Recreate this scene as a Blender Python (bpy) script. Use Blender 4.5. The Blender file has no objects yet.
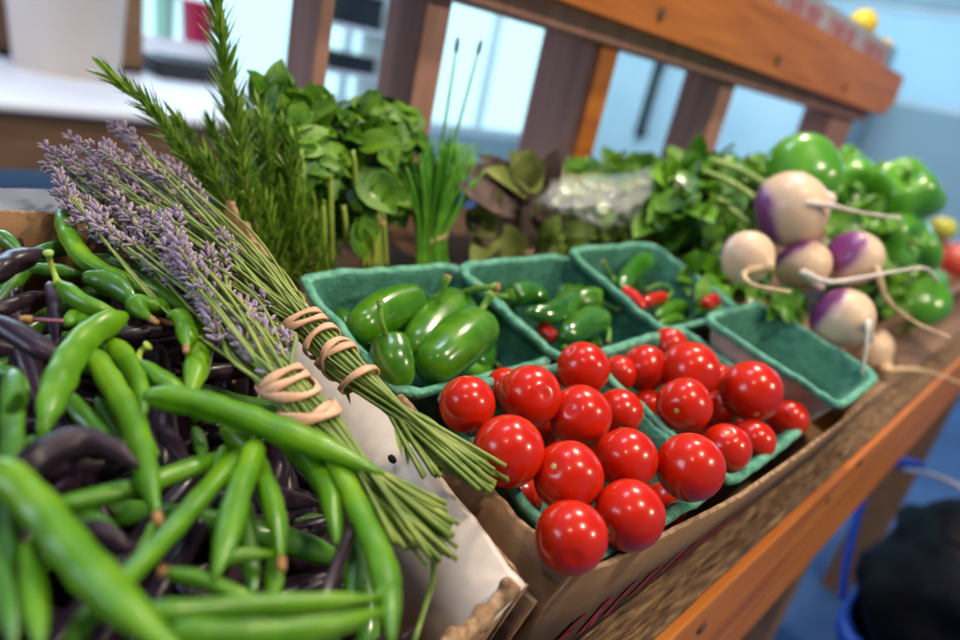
import bpy, math, random
from mathutils import Vector, Matrix, noise
random.seed(7)
PI = math.pi
C = bpy.context.scene.collection
SC = bpy.context.scene

# ------------------------------------------------------------------ frames
F = 668.32                       # focal length in pixels of a 960 px wide frame
RC = Matrix(((0.6898489, -0.69409721, 0.20555333),
             (-0.12534508, -0.39398361, -0.90983498),
             (0.71302648, 0.60199333, -0.359838)))      # world -> (right, down, forward)
EYE = Vector((0, 0, 1.0))        # the camera stands 1.0 m above the floor
TB = Matrix.Rotation(math.radians(14.11), 3, 'X')       # the display bed slopes 14 degrees to the front

def ray(u, v):
    return RC.transposed() @ Vector(((u - 480) / F, (v - 320) / F, 1))
def bedw(s, d, n):               # bed coordinates (along, up the slope, off the slope) -> world
    return TB @ Vector((s, d, n)) + EYE
def U(u, v, n):                  # the point at height n over the bed frame
    r = TB.transposed() @ ray(u, v)
    return TB @ (r * (n / r.z)) + EYE
def Uy(u, v, y):
    r = ray(u, v); return r * (y / r.y) + EYE
def Uz(u, v, z):
    r = ray(u, v); return r * ((z - 1.0) / r.z) + EYE
def Ux(u, v, x):
    r = ray(u, v); return r * (x / r.x) + EYE
def Ud(u, v, dep):               # the point at a given distance ahead
    return ray(u, v) * dep + EYE
def depth(p):
    return (RC @ (p - EYE)).z
def pxr(p, r):                   # r pixels at p, in metres
    return r * depth(p) / F
BN = TB @ Vector((0, 0, 1))      # bed normal
BD = TB @ Vector((0, 1, 0))
BX = Vector((1, 0, 0))

# ------------------------------------------------------------------ mesh builder
class MB:
    def __init__(self): self.v = []; self.f = []; self.m = []
    def add(self, vs, fs, mi=0):
        o = len(self.v); self.v += [Vector(p) for p in vs]
        self.f += [tuple(i + o for i in q) for q in fs]; self.m += [mi] * len(fs)
    def box(self, p0, p1, M=None, mi=0):
        x0, y0, z0 = p0; x1, y1, z1 = p1
        vs = [Vector((x, y, z)) for x in (x0, x1) for y in (y0, y1) for z in (z0, z1)]
        if M is not None: vs = [M @ p for p in vs]
        self.add(vs, [(0, 1, 3, 2), (4, 6, 7, 5), (0, 4, 5, 1), (2, 3, 7, 6), (0, 2, 6, 4), (1, 5, 7, 3)], mi)
    def hexa(self, q, h, mi=0):  # quad of four points extruded by vector h
        vs = [Vector(p) for p in q] + [Vector(p) + h for p in q]
        self.add(vs, [(3, 2, 1, 0), (4, 5, 6, 7), (0, 1, 5, 4), (1, 2, 6, 5), (2, 3, 7, 6), (3, 0, 4, 7)], mi)
    def build(self, name, mat, parent=None, origin=None, smooth=True, tagd=None, sub=0, bevel=0):
        me = bpy.data.meshes.new(name)
        base = Vector((0, 0, 0))
        if parent is None:
            if origin is None:
                n = max(1, len(self.v))
                base = Vector((sum(p.x for p in self.v) / n, sum(p.y for p in self.v) / n, min(p.z for p in self.v)))
            else: base = Vector(origin)
        else:
            q = parent
            base = Vector((0, 0, 0))
            while q is not None: base += q.location; q = q.parent
        me.from_pydata([p - base for p in self.v], [], self.f)
        for i, p in enumerate(me.polygons):
            p.use_smooth = smooth; p.material_index = self.m[i]
        for m in (mat if isinstance(mat, (list, tuple)) else [mat]): me.materials.append(m)
        me.validate(); me.update()
        import bmesh
        bm = bmesh.new(); bm.from_mesh(me); bmesh.ops.recalc_face_normals(bm, faces=bm.faces); bm.to_mesh(me); bm.free()
        o = bpy.data.objects.new(name, me); C.objects.link(o)
        if parent is None: o.location = base
        else: o.parent = parent
        if bevel:
            b = o.modifiers.new('Bevel', 'BEVEL'); b.width = bevel; b.segments = 2; b.limit_method = 'ANGLE'
        if sub:
            s = o.modifiers.new('Subsurf', 'SUBSURF'); s.levels = sub; s.render_levels = sub
        if tagd: tag(o, *tagd)
        return o

def tag(o, label=None, cat=None, group=None, kind=None):
    if label: o['label'] = label
    if cat: o['category'] = cat
    if group: o['group'] = group
    if kind: o['kind'] = kind
    return o
def empty(name, loc, label, cat, group=None):
    o = bpy.data.objects.new(name, None); C.objects.link(o); o.location = loc; o.empty_display_size = .01
    return tag(o, label, cat, group)

def catmull(P, n):
    P = [Vector(p) for p in P]
    if len(P) == 2: return [P[0].lerp(P[1], i / n) for i in range(n + 1)]
    Q = [P[0] * 2 - P[1]] + P + [P[-1] * 2 - P[-2]]
    L = [0]
    for i in range(1, len(P)): L.append(L[-1] + (P[i] - P[i - 1]).length)
    out = []
    for k in range(n + 1):
        d = L[-1] * k / n; i = 0
        while i < len(P) - 2 and L[i + 1] < d: i += 1
        t = (d - L[i]) / max(1e-9, L[i + 1] - L[i])
        a, b, c, e = Q[i], Q[i + 1], Q[i + 2], Q[i + 3]
        out.append(.5 * ((2 * b) + (c - a) * t + (2 * a - 5 * b + 4 * c - e) * t * t + (3 * b - a - 3 * c + e) * t ** 3))
    return out

def sweep(mb, P, rf, sides=12, cs=None, up=None, caps=True, mi=0):
    """tube along P; rf(t) radius; cs(t, a) -> (x, y) section factors"""
    n = len(P); T = []
    for i in range(n):
        d = P[min(n - 1, i + 1)] - P[max(0, i - 1)]; T.append(d.normalized() if d.length > 1e-9 else Vector((0, 0, 1)))
    u = up or Vector((.12, .2, 1))
    u = (u - T[0] * u.dot(T[0]))
    if u.length < 1e-3: u = Vector((1, 0, 0)) - T[0] * T[0].x
    u.normalize(); vs = []; fs = []
    for i in range(n):
        u = (u - T[i] * u.dot(T[i])).normalized(); w = T[i].cross(u); t = i / (n - 1); r = rf(t)
        for k in range(sides):
            a = 2 * PI * k / sides
            x, y = (math.cos(a), math.sin(a)) if cs is None else cs(t, a)
            vs.append(P[i] + (u * x + w * y) * r)
    for i in range(n - 1):
        for k in range(sides):
            a = i * sides + k; b = i * sides + (k + 1) % sides
            fs.append((a, b, b + sides, a + sides))
    if caps:
        vs.append(P[0]); vs.append(P[-1]); e = len(vs)
        for k in range(sides):
            fs.append((e - 2, (k + 1) % sides, k)); fs.append((e - 1, (n - 1) * sides + k, (n - 1) * sides + (k + 1) % sides))
    mb.add(vs, fs, mi)

def ball(mb, c, R, seg=20, rings=12, M=None, fn=None, mi=0):
    vs = []; fs = []
    for i in range(rings + 1):
        th = PI * i / rings
        for k in range(seg):
            a = 2 * PI * k / seg
            p = Vector((math.sin(th) * math.cos(a), math.sin(th) * math.sin(a), math.cos(th)))
            if fn: p = fn(p, th, a)
            p = p * R if not isinstance(R, Vector) else Vector((p.x * R.x, p.y * R.y, p.z * R.z))
            vs.append((M @ p if M is not None else p) + c)
    for i in range(rings):
        for k in range(seg):
            a = i * seg + k; b = i * seg + (k + 1) % seg
            if i == 0: fs.append((a, a + seg, b + seg))
            elif i == rings - 1: fs.append((a, a + seg, b))
            else: fs.append((a, a + seg, b + seg, b))
    mb.add(vs, fs, mi)

def rotto(z, roll=0):            # rotation taking +Z to z
    z = Vector(z).normalized()
    return (z.to_track_quat('Z', 'Y').to_matrix() @ Matrix.Rotation(roll, 3, 'Z'))

def leaf(mb, base, d, nrm, L, W, curl=.3, fold=.25, nl=5, wave=0, tipp=.9, mi=0):
    d = Vector(d).normalized(); nrm = Vector(nrm); nrm = (nrm - d * nrm.dot(d))
    if nrm.length < 1e-4: nrm = Vector((0, 0, 1)).cross(d) + Vector((.01, 0, 0))
    nrm.normalize(); s = d.cross(nrm); vs = []; fs = []
    for i in range(nl + 1):
        t = i / nl; w = W * .5 * (math.sin(PI * min(1, t * .97 + .03) ** tipp) ** .8) + W * .02
        c = base + d * (L * t * (1 - curl * .25 * t)) - nrm * (curl * L * t * t * .6)
        wv = wave * W * math.sin(t * 9 + base.x * 900)
        for j, k in enumerate((-1, -.5, 0, .5, 1)):
            vs.append(c + s * (w * k) + nrm * (abs(k) * w * fold + (wv if j == 0 else -wv if j == 4 else 0)))
    for i in range(nl):
        for j in range(4):
            a = i * 5 + j; fs.append((a, a + 1, a + 6, a + 5))
    mb.add(vs, fs, mi)

# ------------------------------------------------------------------ materials
def mat(name, stops, rough=.5, scale=20, detail=4, stretch=(1, 1, 1), bump=0, bscale=None, sheen=0, coat=0, metal=0,
        trans=0, alpha=1, spec=.5, wave=None, sss=0, emis=None, coords='Object', bdist=.001, rrange=0):
    m = bpy.data.materials.new(name); m.use_nodes = True; nt = m.node_tree; N = nt.nodes; L = nt.links
    b = N['Principled BSDF']
    b.inputs['Roughness'].default_value = rough; b.inputs['Metallic'].default_value = metal
    b.inputs['Specular IOR Level'].default_value = spec; b.inputs['Coat Weight'].default_value = coat
    b.inputs['Coat Roughness'].default_value = .08
    b.inputs['Transmission Weight'].default_value = trans; b.inputs['Alpha'].default_value = alpha
    if sss:
        b.inputs['Subsurface Weight'].default_value = sss; b.inputs['Subsurface Radius'].default_value = (1, .4, .2)
        b.inputs['Subsurface Scale'].default_value = .004
    tc = N.new('ShaderNodeTexCoord'); mp = N.new('ShaderNodeMapping'); mp.inputs['Scale'].default_value = stretch
    L.new(tc.outputs[coords], mp.inputs['Vector'])
    nz = N.new('ShaderNodeTexNoise'); nz.inputs['Scale'].default_value = scale; nz.inputs['Detail'].default_value = detail
    L.new(mp.outputs[0], nz.inputs['Vector'])
    cr = N.new('ShaderNodeValToRGB'); e = cr.color_ramp.elements
    while len(e) < len(stops): e.new(.5)
    for i, (p, c) in enumerate(stops): e[i].position = p; e[i].color = (*c, 1)
    L.new(nz.outputs[0], cr.inputs[0]); L.new(cr.outputs[0], b.inputs['Base Color'])
    if bump:
        n2 = N.new('ShaderNodeTexNoise'); n2.inputs['Scale'].default_value = bscale or scale * 3; n2.inputs['Detail'].default_value = 6
        L.new(mp.outputs[0], n2.inputs['Vector'])
        bp = N.new('ShaderNodeBump'); bp.inputs['Strength'].default_value = bump; bp.inputs['Distance'].default_value = bdist
        L.new(n2.outputs[0], bp.inputs['Height']); L.new(bp.outputs[0], b.inputs['Normal'])
    if emis: b.inputs['Emission Color'].default_value = (*emis[0], 1); b.inputs['Emission Strength'].default_value = emis[1]
    return m
def two(c1, c2, a=.35, b=.65): return [(a, c1), (b, c2)]

M = {}
M['bean'] = mat('bean_green', [(.3, (.045, .16, .002)), (.5, (.080, .235, .003)), (.72, (.15, .32, .005))], .36, 60, 4, coat=.08, spec=.35, bump=.35, bscale=260, bdist=.0004)
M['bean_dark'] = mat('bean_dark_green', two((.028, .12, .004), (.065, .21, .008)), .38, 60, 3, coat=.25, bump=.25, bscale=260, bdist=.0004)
M['bean_purple'] = mat('bean_purple', two((.010, .005, .011), (.034, .015, .026)), .36, 80, 4, coat=.04, spec=.3, bump=.3, bscale=300, bdist=.0004)  # purple skin, darkened further so the gaps between beans look shaded
M['bean_stem'] = mat('bean_stem', two((.22, .36, .04), (.30, .42, .05)), .5, 100)
M['bean_stem_brown'] = mat('bean_stem_brown', two((.28, .14, .04), (.48, .28, .10)), .6, 300)
M['bean_stem_purple'] = mat('bean_stem_purple', two((.10, .02, .05), (.2, .06, .1)), .5, 200)
M['tomato'] = mat('tomato_skin', two((.50, .009, .001), (.66, .025, .002)), .24, 30, 2, coat=.22, spec=.35, sss=.03)
M['scar'] = mat('tomato_scar', two((.35, .30, .05), (.6, .5, .15)), .6, 900)
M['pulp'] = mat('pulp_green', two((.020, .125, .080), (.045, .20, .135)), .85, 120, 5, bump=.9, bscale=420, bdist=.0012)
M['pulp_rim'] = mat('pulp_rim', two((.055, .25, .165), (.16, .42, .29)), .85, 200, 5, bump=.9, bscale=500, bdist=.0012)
M['pulp_grey'] = mat('pulp_outside', two((.44, .42, .32), (.56, .53, .42)), .9, 150, 5, bump=.8, bscale=500, bdist=.001)
M['jal'] = mat('pepper_green', [(.3, (.025, .12, .002)), (.5, (.055, .20, .004)), (.66, (.10, .26, .006)), (.74, (.24, .30, .04))], .26, 75, 5, coat=.25, bump=.10, bscale=120)
M['jal_dark'] = mat('pepper_dark_green', two((.018, .10, .006), (.05, .22, .012)), .16, 50, 3, coat=.6)
M['jal_red'] = mat('pepper_red', two((.60, .012, .004), (.75, .03, .008)), .16, 40, coat=.5)
M['pstem'] = mat('pepper_stem', two((.09, .26, .02), (.20, .42, .05)), .45, 200, bump=.2)
M['cork'] = mat('stem_cut', two((.20, .13, .04), (.35, .24, .08)), .8, 500)
M['card'] = mat('cardboard', two((.20, .105, .048), (.30, .165, .075)), .85, 14, 5, stretch=(1, 1, 4), bump=.15, bscale=200)
M['card_dark'] = mat('cardboard_dark', two((.13, .065, .03), (.20, .11, .05)), .85, 14, 5, stretch=(1, 1, 4), bump=.15, bscale=200)
M['card_edge'] = mat('cardboard_edge', two((.20, .11, .05), (.42, .27, .15)), .9, 300, 3, bump=.4, bscale=500)
M['liner'] = mat('box_liner_white', two((.72, .60, .50), (.82, .71, .61)), .8, 12, 4, bump=.2, bscale=160)
M['ink'] = mat('red_ink', two((.30, .01, .02), (.40, .02, .03)), .8, 60)
M['ink_soft'] = mat('faded_red_ink', two((.34, .10, .13), (.42, .14, .17)), .8, 60)
M['hole'] = mat('box_hole_shade', two((.01, .008, .006), (.02, .015, .01)), .9, 60)
M['wood'] = mat('wood_orange', [(.3, (.36, .095, .009)), (.5, (.50, .145, .014)), (.7, (.58, .19, .022))], .5, 7, 6, stretch=(1, 12, 12), bump=.15, bscale=40)
M['wood_post'] = mat('wood_post', [(.3, (.36, .175, .13)), (.7, (.52, .27, .20))], .6, 7, 6, stretch=(12, 12, 1), bump=.15, bscale=40)
M['wood_dark'] = mat('wood_shelf', [(.3, (.13, .065, .03)), (.7, (.24, .13, .06))], .65, 7, 6, stretch=(1, 12, 12), bump=.2, bscale=40)
M['wood_rough'] = mat('wood_rough_edge', [(.3, (.045, .022, .009)), (.5, (.15, .08, .035)), (.68, (.30, .18, .08))], .85, 60, 8, stretch=(1, 7, 7), bump=.9, bscale=90, bdist=.003)
M['knot'] = mat('wood_knot', two((.07, .03, .012), (.16, .07, .025)), .6, 200)
M['rubber'] = mat('rubber_band', two((.62, .34, .19), (.75, .45, .27)), .55, 200, 3)
M['lstem'] = mat('lavender_stem', two((.12, .20, .025), (.26, .33, .06)), .5, 90, 3)
M['lflow'] = mat('lavender_flower', [(.30, (.11, .085, .15)), (.43, (.36, .28, .27)), (.51, (.20, .14, .44)), (.56, (.44, .35, .30)), (.66, (.36, .33, .16))], .8, 420, 2, coords='Object')
M['rose'] = mat('rosemary_needles', two((.11, .25, .018), (.28, .46, .05)), .42, 130, 2)
M['rosestem'] = mat('rosemary_stem', two((.30, .18, .08), (.42, .28, .13)), .7, 200)
M['basil'] = mat('herb_leaf', two((.045, .17, .006), (.16, .36, .012)), .48, 70, 3, coat=.04, bump=.3, bscale=250)
M['celery'] = mat('herb_stalk', two((.26, .40, .05), (.40, .52, .09)), .4, 90)
M['chive'] = mat('chive_blade', two((.07, .30, .02), (.17, .46, .04)), .36, 90)
M['bud'] = mat('chive_bud', two((.10, .20, .24), (.18, .28, .34)), .6, 200)
M['sage'] = mat('sage_leaf_green', two((.14, .18, .03), (.27, .31, .07)), .6, 80, 3, bump=.6, bscale=500)
M['sage_p'] = mat('sage_leaf_purple', two((.06, .035, .03), (.17, .11, .09)), .6, 80, 3, bump=.6, bscale=500)
M['greens'] = mat('greens_leaf', two((.035, .15, .005), (.15, .37, .012)), .42, 40, 3, coat=.08)
M['greens_pale'] = mat('greens_pale_leaf', two((.16, .28, .03), (.30, .42, .08)), .40, 60, 3)
M['bell'] = mat('bell_pepper', two((.05, .24, .006), (.15, .44, .02)), .28, 14, 3, coat=.35)
M['apple'] = mat('apple_yellow_green', two((.42, .45, .04), (.62, .55, .08)), .3, 14, 3)
M['apple_red'] = mat('apple_red', two((.50, .04, .03), (.62, .14, .06)), .3, 14, 3)
M['lemon'] = mat('lemon', two((.75, .50, .02), (.85, .62, .04)), .4, 30, 3)
M['white_p'] = mat('white_plastic', two((.70, .72, .74), (.78, .80, .82)), .45, 5)
M['beige_p'] = mat('beige_plastic', two((.72, .62, .54), (.78, .68, .60)), .5, 5)
M['red_p'] = mat('red_plastic', two((.55, .01, .06), (.62, .02, .09)), .4, 5)
M['green_p'] = mat('pale_green_plastic', two((.35, .65, .45), (.42, .70, .5)), .4, 5)
M['black_p'] = mat('black_plastic', two((.008, .010, .016), (.014, .016, .022)), .5, 5)
M['blue_p'] = mat('blue_plastic', two((.01, .07, .45), (.02, .10, .55)), .4, 5)
M['bag_black'] = mat('black_bag', two((.003, .003, .005), (.007, .007, .010)), .6, 5, spec=.15, bump=.8, bscale=12, bdist=.02)
M['steel'] = mat('steel_door', two((.50, .66, .70), (.58, .72, .76)), .45, 3, metal=.1)
M['wallm'] = mat('wall_paint', two((.36, .46, .48), (.40, .50, .52)), .8, 2)
M['ceilm'] = mat('ceiling_paint', two((.10, .14, .38), (.12, .17, .44)), .8, 2)
M['floorm'] = mat('floor_concrete', two((.03, .08, .20), (.05, .12, .28)), .6, 3)  # concrete with the blue of the cool daylight mixed into its colour
M['grey_sheet'] = mat('plain_grey', two((.30, .33, .38), (.36, .39, .44)), .7, 10)
M['film'] = mat('clear_bag', two((.85, .88, .9), (.95, .95, .95)), .12, 20, bump=.8, bscale=60, bdist=.004, alpha=.34, coat=1, spec=1)
M['pane'] = mat('blue_pane', two((.42, .52, .66), (.46, .57, .70)), .5, 2, trans=1)
# turnip: pale root, purple shoulder (colour sits in the skin, by the turnip's own z axis)
def turnip_mat():
    m = bpy.data.materials.new('turnip_skin'); m.use_nodes = True; nt = m.node_tree; N = nt.nodes; L = nt.links; b = N['Principled BSDF']
    b.inputs['Roughness'].default_value = .42; b.inputs['Coat Weight'].default_value = .15
    tc = N.new('ShaderNodeTexCoord'); sp = N.new('ShaderNodeSeparateXYZ'); L.new(tc.outputs['Generated'], sp.inputs[0])
    nz = N.new('ShaderNodeTexNoise'); nz.inputs['Scale'].default_value = 3; L.new(tc.outputs['Generated'], nz.inputs['Vector'])
    ma = N.new('ShaderNodeMath'); ma.operation = 'MULTIPLY_ADD'; ma.inputs[1].default_value = .22; L.new(nz.outputs[0], ma.inputs[0]); L.new(sp.outputs[2], ma.inputs[2])
    cr = N.new('ShaderNodeValToRGB'); e = cr.color_ramp.elements
    e[0].position = .86; e[0].color = (.74, .52, .33, 1); e[1].position = 1.0; e[1].color = (.20, .03, .17, 1)
    x = e.new(.925); x.color = (.62, .38, .36, 1)
    L.new(ma.outputs[0], cr.inputs[0]); L.new(cr.outputs[0], b.inputs['Base Color'])
    return m
M['turnip'] = turnip_mat()
M['troot'] = mat('turnip_root', two((.58, .38, .20), (.70, .50, .28)), .6, 200)
M['troot_p'] = mat('turnip_root_pale', two((.62, .52, .42), (.74, .66, .56)), .6, 200)

# ------------------------------------------------------------------ room
def struct(mb, name, m, **k):
    o = mb.build(name, m, smooth=False, **k); o['kind'] = 'structure'; return o
mb = MB(); mb.box((-4.15, -2.65, -.05), (5.35, 3.75, 0)); struct(mb, 'floor', M['floorm'])
mb = MB(); mb.box((-4.15, -2.65, 2.9), (5.35, 3.75, 3.0)); struct(mb, 'ceiling', M['ceilm'])
mb = MB()                                                # back wall with three window openings
YB = 3.6
wins = [(.75, 2.22), (2.30, 2.80), (3.0, 4.6)]
mb.box((-4, YB, 0), (5.2, YB + .15, .45)); mb.box((-4, YB, 2.6), (5.2, YB + .15, 2.9))
xs = [-4] + [a for w in wins for a in w] + [5.2]
for a, b in zip(xs[::2], xs[1::2]): mb.box((a, YB, .45), (b, YB + .15, 2.6))
struct(mb, 'wall_back', M['wallm'])
for i, (a, b) in enumerate(wins):
    mb = MB()
    for p, q in (((a, YB + .03, .45), (a + .05, YB + .1, 2.6)), ((b - .05, YB + .03, .45), (b, YB + .1, 2.6)), ((a, YB + .03, .45), (b, YB + .1, .5)),
                 ((a, YB + .03, 2.55), (b, YB + .1, 2.6)), (((a + b) / 2 - .02, YB + .04, .45), ((a + b) / 2 + .02, YB + .09, 2.6))): mb.box(p, q)
    struct(mb, 'window_%d' % (i + 1), M['white_p'])
mb = MB(); XR = 5.2                                      # right wall with a high window band
mb.box((XR, -2.5, 0), (XR + .15, YB + .15, 1.28)); mb.box((XR, -2.5, 1.86), (XR + .15, YB + .15, 2.9))
mb.box((XR, 2.2, 1.28), (XR + .15, YB + .15, 1.86)); mb.box((XR, -2.5, 1.28), (XR + .15, -.6, 1.86))
struct(mb, 'wall_right', M['wallm'])
mb = MB()
mb2 = MB(); mb2.box((XR + .05, -.6, 1.28), (XR + .056, 2.2, 1.86)); struct(mb2, 'window_5', M['pane'])  # blue pane added to dim and tint the bright sky behind
for y in (-.6, .8, 2.15): mb.box((XR + .03, y, 1.28), (XR + .1, y + .05, 1.86))
mb.box((XR + .03, -.6, 1.28), (XR + .1, 2.2, 1.31)); mb.box((XR + .03, -.6, 1.83), (XR + .1, 2.2, 1.86))
struct(mb, 'window_4', M['white_p'])

mb = MB(); mb.box((-4.15, -2.5, 0), (-4, YB + .15, 2.9)); struct(mb, 'wall_left', M['wallm'])
mb = MB(); mb.box((-4.15, -2.65, 0), (XR + .15, -2.5, 2.9)); struct(mb, 'wall_front', M['wallm'])
mb = MB(); mb.box((4.98, YB - .22, 0), (XR - .001, YB - .001, 2.9)); struct(mb, 'trim_1', M['white_p'])
# ------------------------------------------------------------------ refrigerators along the right wall
def fridge(x, y0, y1, h, label):
    r = empty('refrigerator', (x + .3, (y0 + y1) / 2, 0), label, 'refrigerator')
    m = MB(); m.box((x + .04, y0, .08), (XR - .02, y1, h)); m.build('cabinet', M['steel'], r, smooth=False, bevel=.01)
    m = MB(); m.box((x, y0 + .02, .12), (x + .036, y1 - .02, h - .04)); d = m.build('door', M['steel'], r, smooth=False, bevel=.008)
    m = MB(); hy = y1 - .69 if y1 > 3 else y1 - .16
    m.box((x - .06, hy, .70), (x - .03, hy + .06, 1.22)); m.box((x - .05, hy, .72), (x, hy + .03, .75)); m.box((x - .05, hy, 1.17), (x, hy + .03, 1.20))
    m.build('handle', M['black_p'], d, smooth=False)
    m = MB()
    for yy in (y0 + .05, y1 - .1):
        m.box((x + .1, yy, 0), (x + .15, yy + .05, .08)); m.box((XR - .15, yy, 0), (XR - .1, yy + .05, .08))
    m.build('foot', M['black_p'], r, smooth=False)
fridge(4.45, 2.40, 3.30, 1.62, 'tall steel refrigerator with a dark bar handle, behind the thick post')
fridge(4.45, 1.42, 2.36, 1.60, 'tall pale steel refrigerator seen between the last two posts')

# ------------------------------------------------------------------ the white table at the back
tb_ = empty('folding_table', (.3, 1.8, 0), 'long white table with a dark brown apron beyond the herbs', 'table')
zt = .75
m = MB(); m.box((-1.6, 1.48, zt - .02), (1.25, 2.95, zt)); m.build('tabletop', M['white_p'], tb_, smooth=False, bevel=.006)
m = MB(); m.box((-1.58, 1.50, zt - .13), (1.23, 1.53, zt - .02)); m.box((-1.58, 2.90, zt - .13), (1.23, 2.93, zt - .02)); m.build('apron', M['wood_dark'], tb_, smooth=False)
for x in (-1.5, 1.1):
    for y in (1.53, 2.82):
        m = MB(); m.box((x, y, 0), (x + .07, y + .07, zt - .02)); m.build('leg', M['wood_post'], tb_, smooth=False)

def tub(mb, c, r0, r1, h, t=.004, seg=32, sq=0):
    vs = []; prof = [(r0 * .97, 0), (r0, .004), (r1, h), (r1 + .008, h), (r1 + .008, h - .012), (r1 - t, h - .004), (r0 - t, .01)]
    prof = [(r0, 0), (r0 + (r1 - r0) * .92, h * .92), (r1 + .008, h * .92), (r1 + .008, h), (r1 - t, h), (r0 - t, .008)]
    for r, z in prof:
        for k in range(seg):
            a = 2 * PI * k / seg; x, y = math.cos(a), math.sin(a)
            if sq: q = (abs(x) ** sq + abs(y) ** sq) ** (1 / sq); x, y = x / q, y / q
            vs.append(c + Vector((x * r, y * r, z)))
    fs = [(i * seg + k, i * seg + (k + 1) % seg, (i + 1) * seg + (k + 1) % seg, (i + 1) * seg + k) for i in range(len(prof) - 1) for k in range(seg)]
    fs.append(tuple(range(seg))[::-1]); fs.append(tuple((len(prof) - 1) * seg + k for k in range(seg)))
    mb.add(vs, fs)
cB = Uz(68, 72, zt)
m = MB(); tub(m, cB, .115, .135, .32); m.build('storage_bucket', M['beige_p'], tagd=('beige plastic bucket standing on the white back table', 'bucket'))
m = MB()
p = Vector((cB.x, cB.y + .17, zt))
for x0, x1 in ((-.28, -.06), (.10, .24)):
    m.box((p.x + x0, p.y, zt), (p.x + x1, p.y + .04, zt + .36))
m.box((p.x - .28, p.y + .01, zt + .02), (p.x + .24, p.y + .03, zt + .07)); m.box((p.x - .28, p.y + .01, zt + .28), (p.x + .24, p.y + .03, zt + .34))
m.box((p.x - .28, p.y, zt), (p.x + .24, p.y + .12, zt + .015))
m.build('display_easel', M['wood_dark'], smooth=False, tagd=('brown wooden slat stand behind the beige bucket', 'stand'))
p = Uz(188, 80, zt)
m = MB(); m.box((p.x - .10, p.y - .04, zt), (p.x + .13, p.y + .12, zt + .055)); m.box((p.x - .07, p.y + .0, zt + .055), (p.x + .10, p.y + .09, zt + .062))
m.build('cash_tray', M['black_p'], smooth=False, bevel=.004, tagd=('flat black box on the white table near the rosemary tip', 'box'))
p = Uz(180, 60, zt) ; 
m = MB(); m.box((p.x - .26, p.y + .0, zt), (p.x + .20, p.y + .12, zt + .05)); m.box((p.x - .20, p.y + .02, zt + .05), (p.x + .16, p.y + .11, zt + .07))
m.build('paper_stack', M['white_p'], smooth=False, tagd=('white carton lying at the back of the white table', 'box'))
zr = zt + .0705
q = Uy(197, 44, p.y + .065)
m = MB(); tub(m, Vector((q.x, p.y + .065, zr)), .046, .055, .15, sq=5); m.build('red_tub', M['red_p'], tagd=('crimson plastic tub on top of the white carton', 'tub'))
m = MB(); tub(m, Vector((q.x - .13, p.y + .065, zr)), .030, .034, .15); m.build('green_cup', M['green_p'], tagd=('pale green cup beside the crimson tub', 'cup'))
# crates under the table
for i, (u0, lab) in enumerate(((10, 'white plastic crate on the floor under the table, near its end'), (150, 'white plastic crate under the table behind the lavender'))):
    p = Uz(u0, 150, .33); m = MB(); x, y = p.x, max(1.62, min(1.8, p.y))
    t = .012; w, d, h = .2, .16, .36
    m.box((x - w, y - d, .0), (x + w, y + d, t))
    for zz in (t, .13, .25): 
        m.box((x - w, y - d, zz), (x + w, y - d + t, zz + .09)); m.box((x - w, y + d - t, zz), (x + w, y + d, zz + .09))
        m.box((x - w, y - d, zz), (x - w + t, y + d, zz + .09)); m.box((x + w - t, y - d, zz), (x + w, y + d, zz + .09))
    for sx in (-1, 1):
        for sy in (-1, 1): m.box((x + sx * w - .015, y + sy * d - .015, 0), (x + sx * w + .015, y + sy * d + .015, h))
    m.build('plastic_crate', M['white_p'], smooth=False, tagd=(lab, 'crate', 'crates under the table'))
# white shelf unit with black bins, seen between the first two posts
p = Uy(362, 50, 2.9); x, y = p.x, 2.9
sh = empty('shelf_unit', (x, y, 0), 'white shelf unit holding black bins, seen between the first two posts', 'shelf')
for sx in (-.24, .20):
    m = MB(); m.box((x + sx, y, 0), (x + sx + .03, y + .3, 1.75)); m.build('side_panel', M['white_p'], sh, smooth=False)
zs = [.3, .62, p.z - .13, p.z + .08, 1.45]
for z in zs:
    m = MB(); m.box((x - .21, y, z), (x + .20, y + .3, z + .02)); m.build('shelf', M['white_p'], sh, smooth=False)
for (z, h, l) in ((p.z - .11, .07, 'low black bin on the lower shelf of the white shelf unit'), (p.z + .10, .14, 'tall black bin on the upper shelf of the white shelf unit')):
    m = MB(); m.box((x - .12, y + .01, z), (x + .10, y + .25, z + h)); m.box((x - .13, y, z + h), (x + .11, y + .26, z + h + .012)); m.build('storage_bin', M['black_p'], smooth=False, tagd=(l, 'bin', 'black bins on the white shelf unit'))

# ------------------------------------------------------------------ blue bin with black bag on the floor
p = Uz(905, 560, .0)
cx, cy = 1.17, -.10
m = MB(); tub(m, Vector((cx, cy, 0)), .13, .155, .33, sq=4, t=.006); m.build('waste_tub', M['blue_p'], tagd=('blue plastic tub on the floor beyond the stand rail', 'tub'))
m = MB()
def lump(p_, th, a):
    k = 1 + .22 * noise.noise(p_ * 2.1 + Vector((3, 1, 7))) + .10 * noise.noise(p_ * 5)
    return p_ * k
ball(m, Vector((cx + .01, cy, .40)), Vector((.18, .17, .16)), 40, 24, fn=lump)
m.build('refuse_bag', M['bag_black'], tagd=('crumpled black bag bulging out of the blue tub', 'bag'))
m = MB(); a = Uz(925, 480, .50); b = Uz(985, 500, .50)
pts = catmull([Ud(905, 470, .98), Ud(930, 474, .95), Ud(965, 490, .92), Ud(1000, 520, .90)], 14)
sweep(m, pts, lambda t: .004, 10); m.build('bag_strap', M['grey_sheet'], tagd=('pale grey strap lying across the black bag', 'strap'))
m = MB()
pts = catmull([Ud(842, 600, 1.10), Ud(850, 545, 1.08), Ud(872, 475, 1.05), Ud(905, 462, 1.0), Ud(925, 470, .97)], 18)
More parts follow.
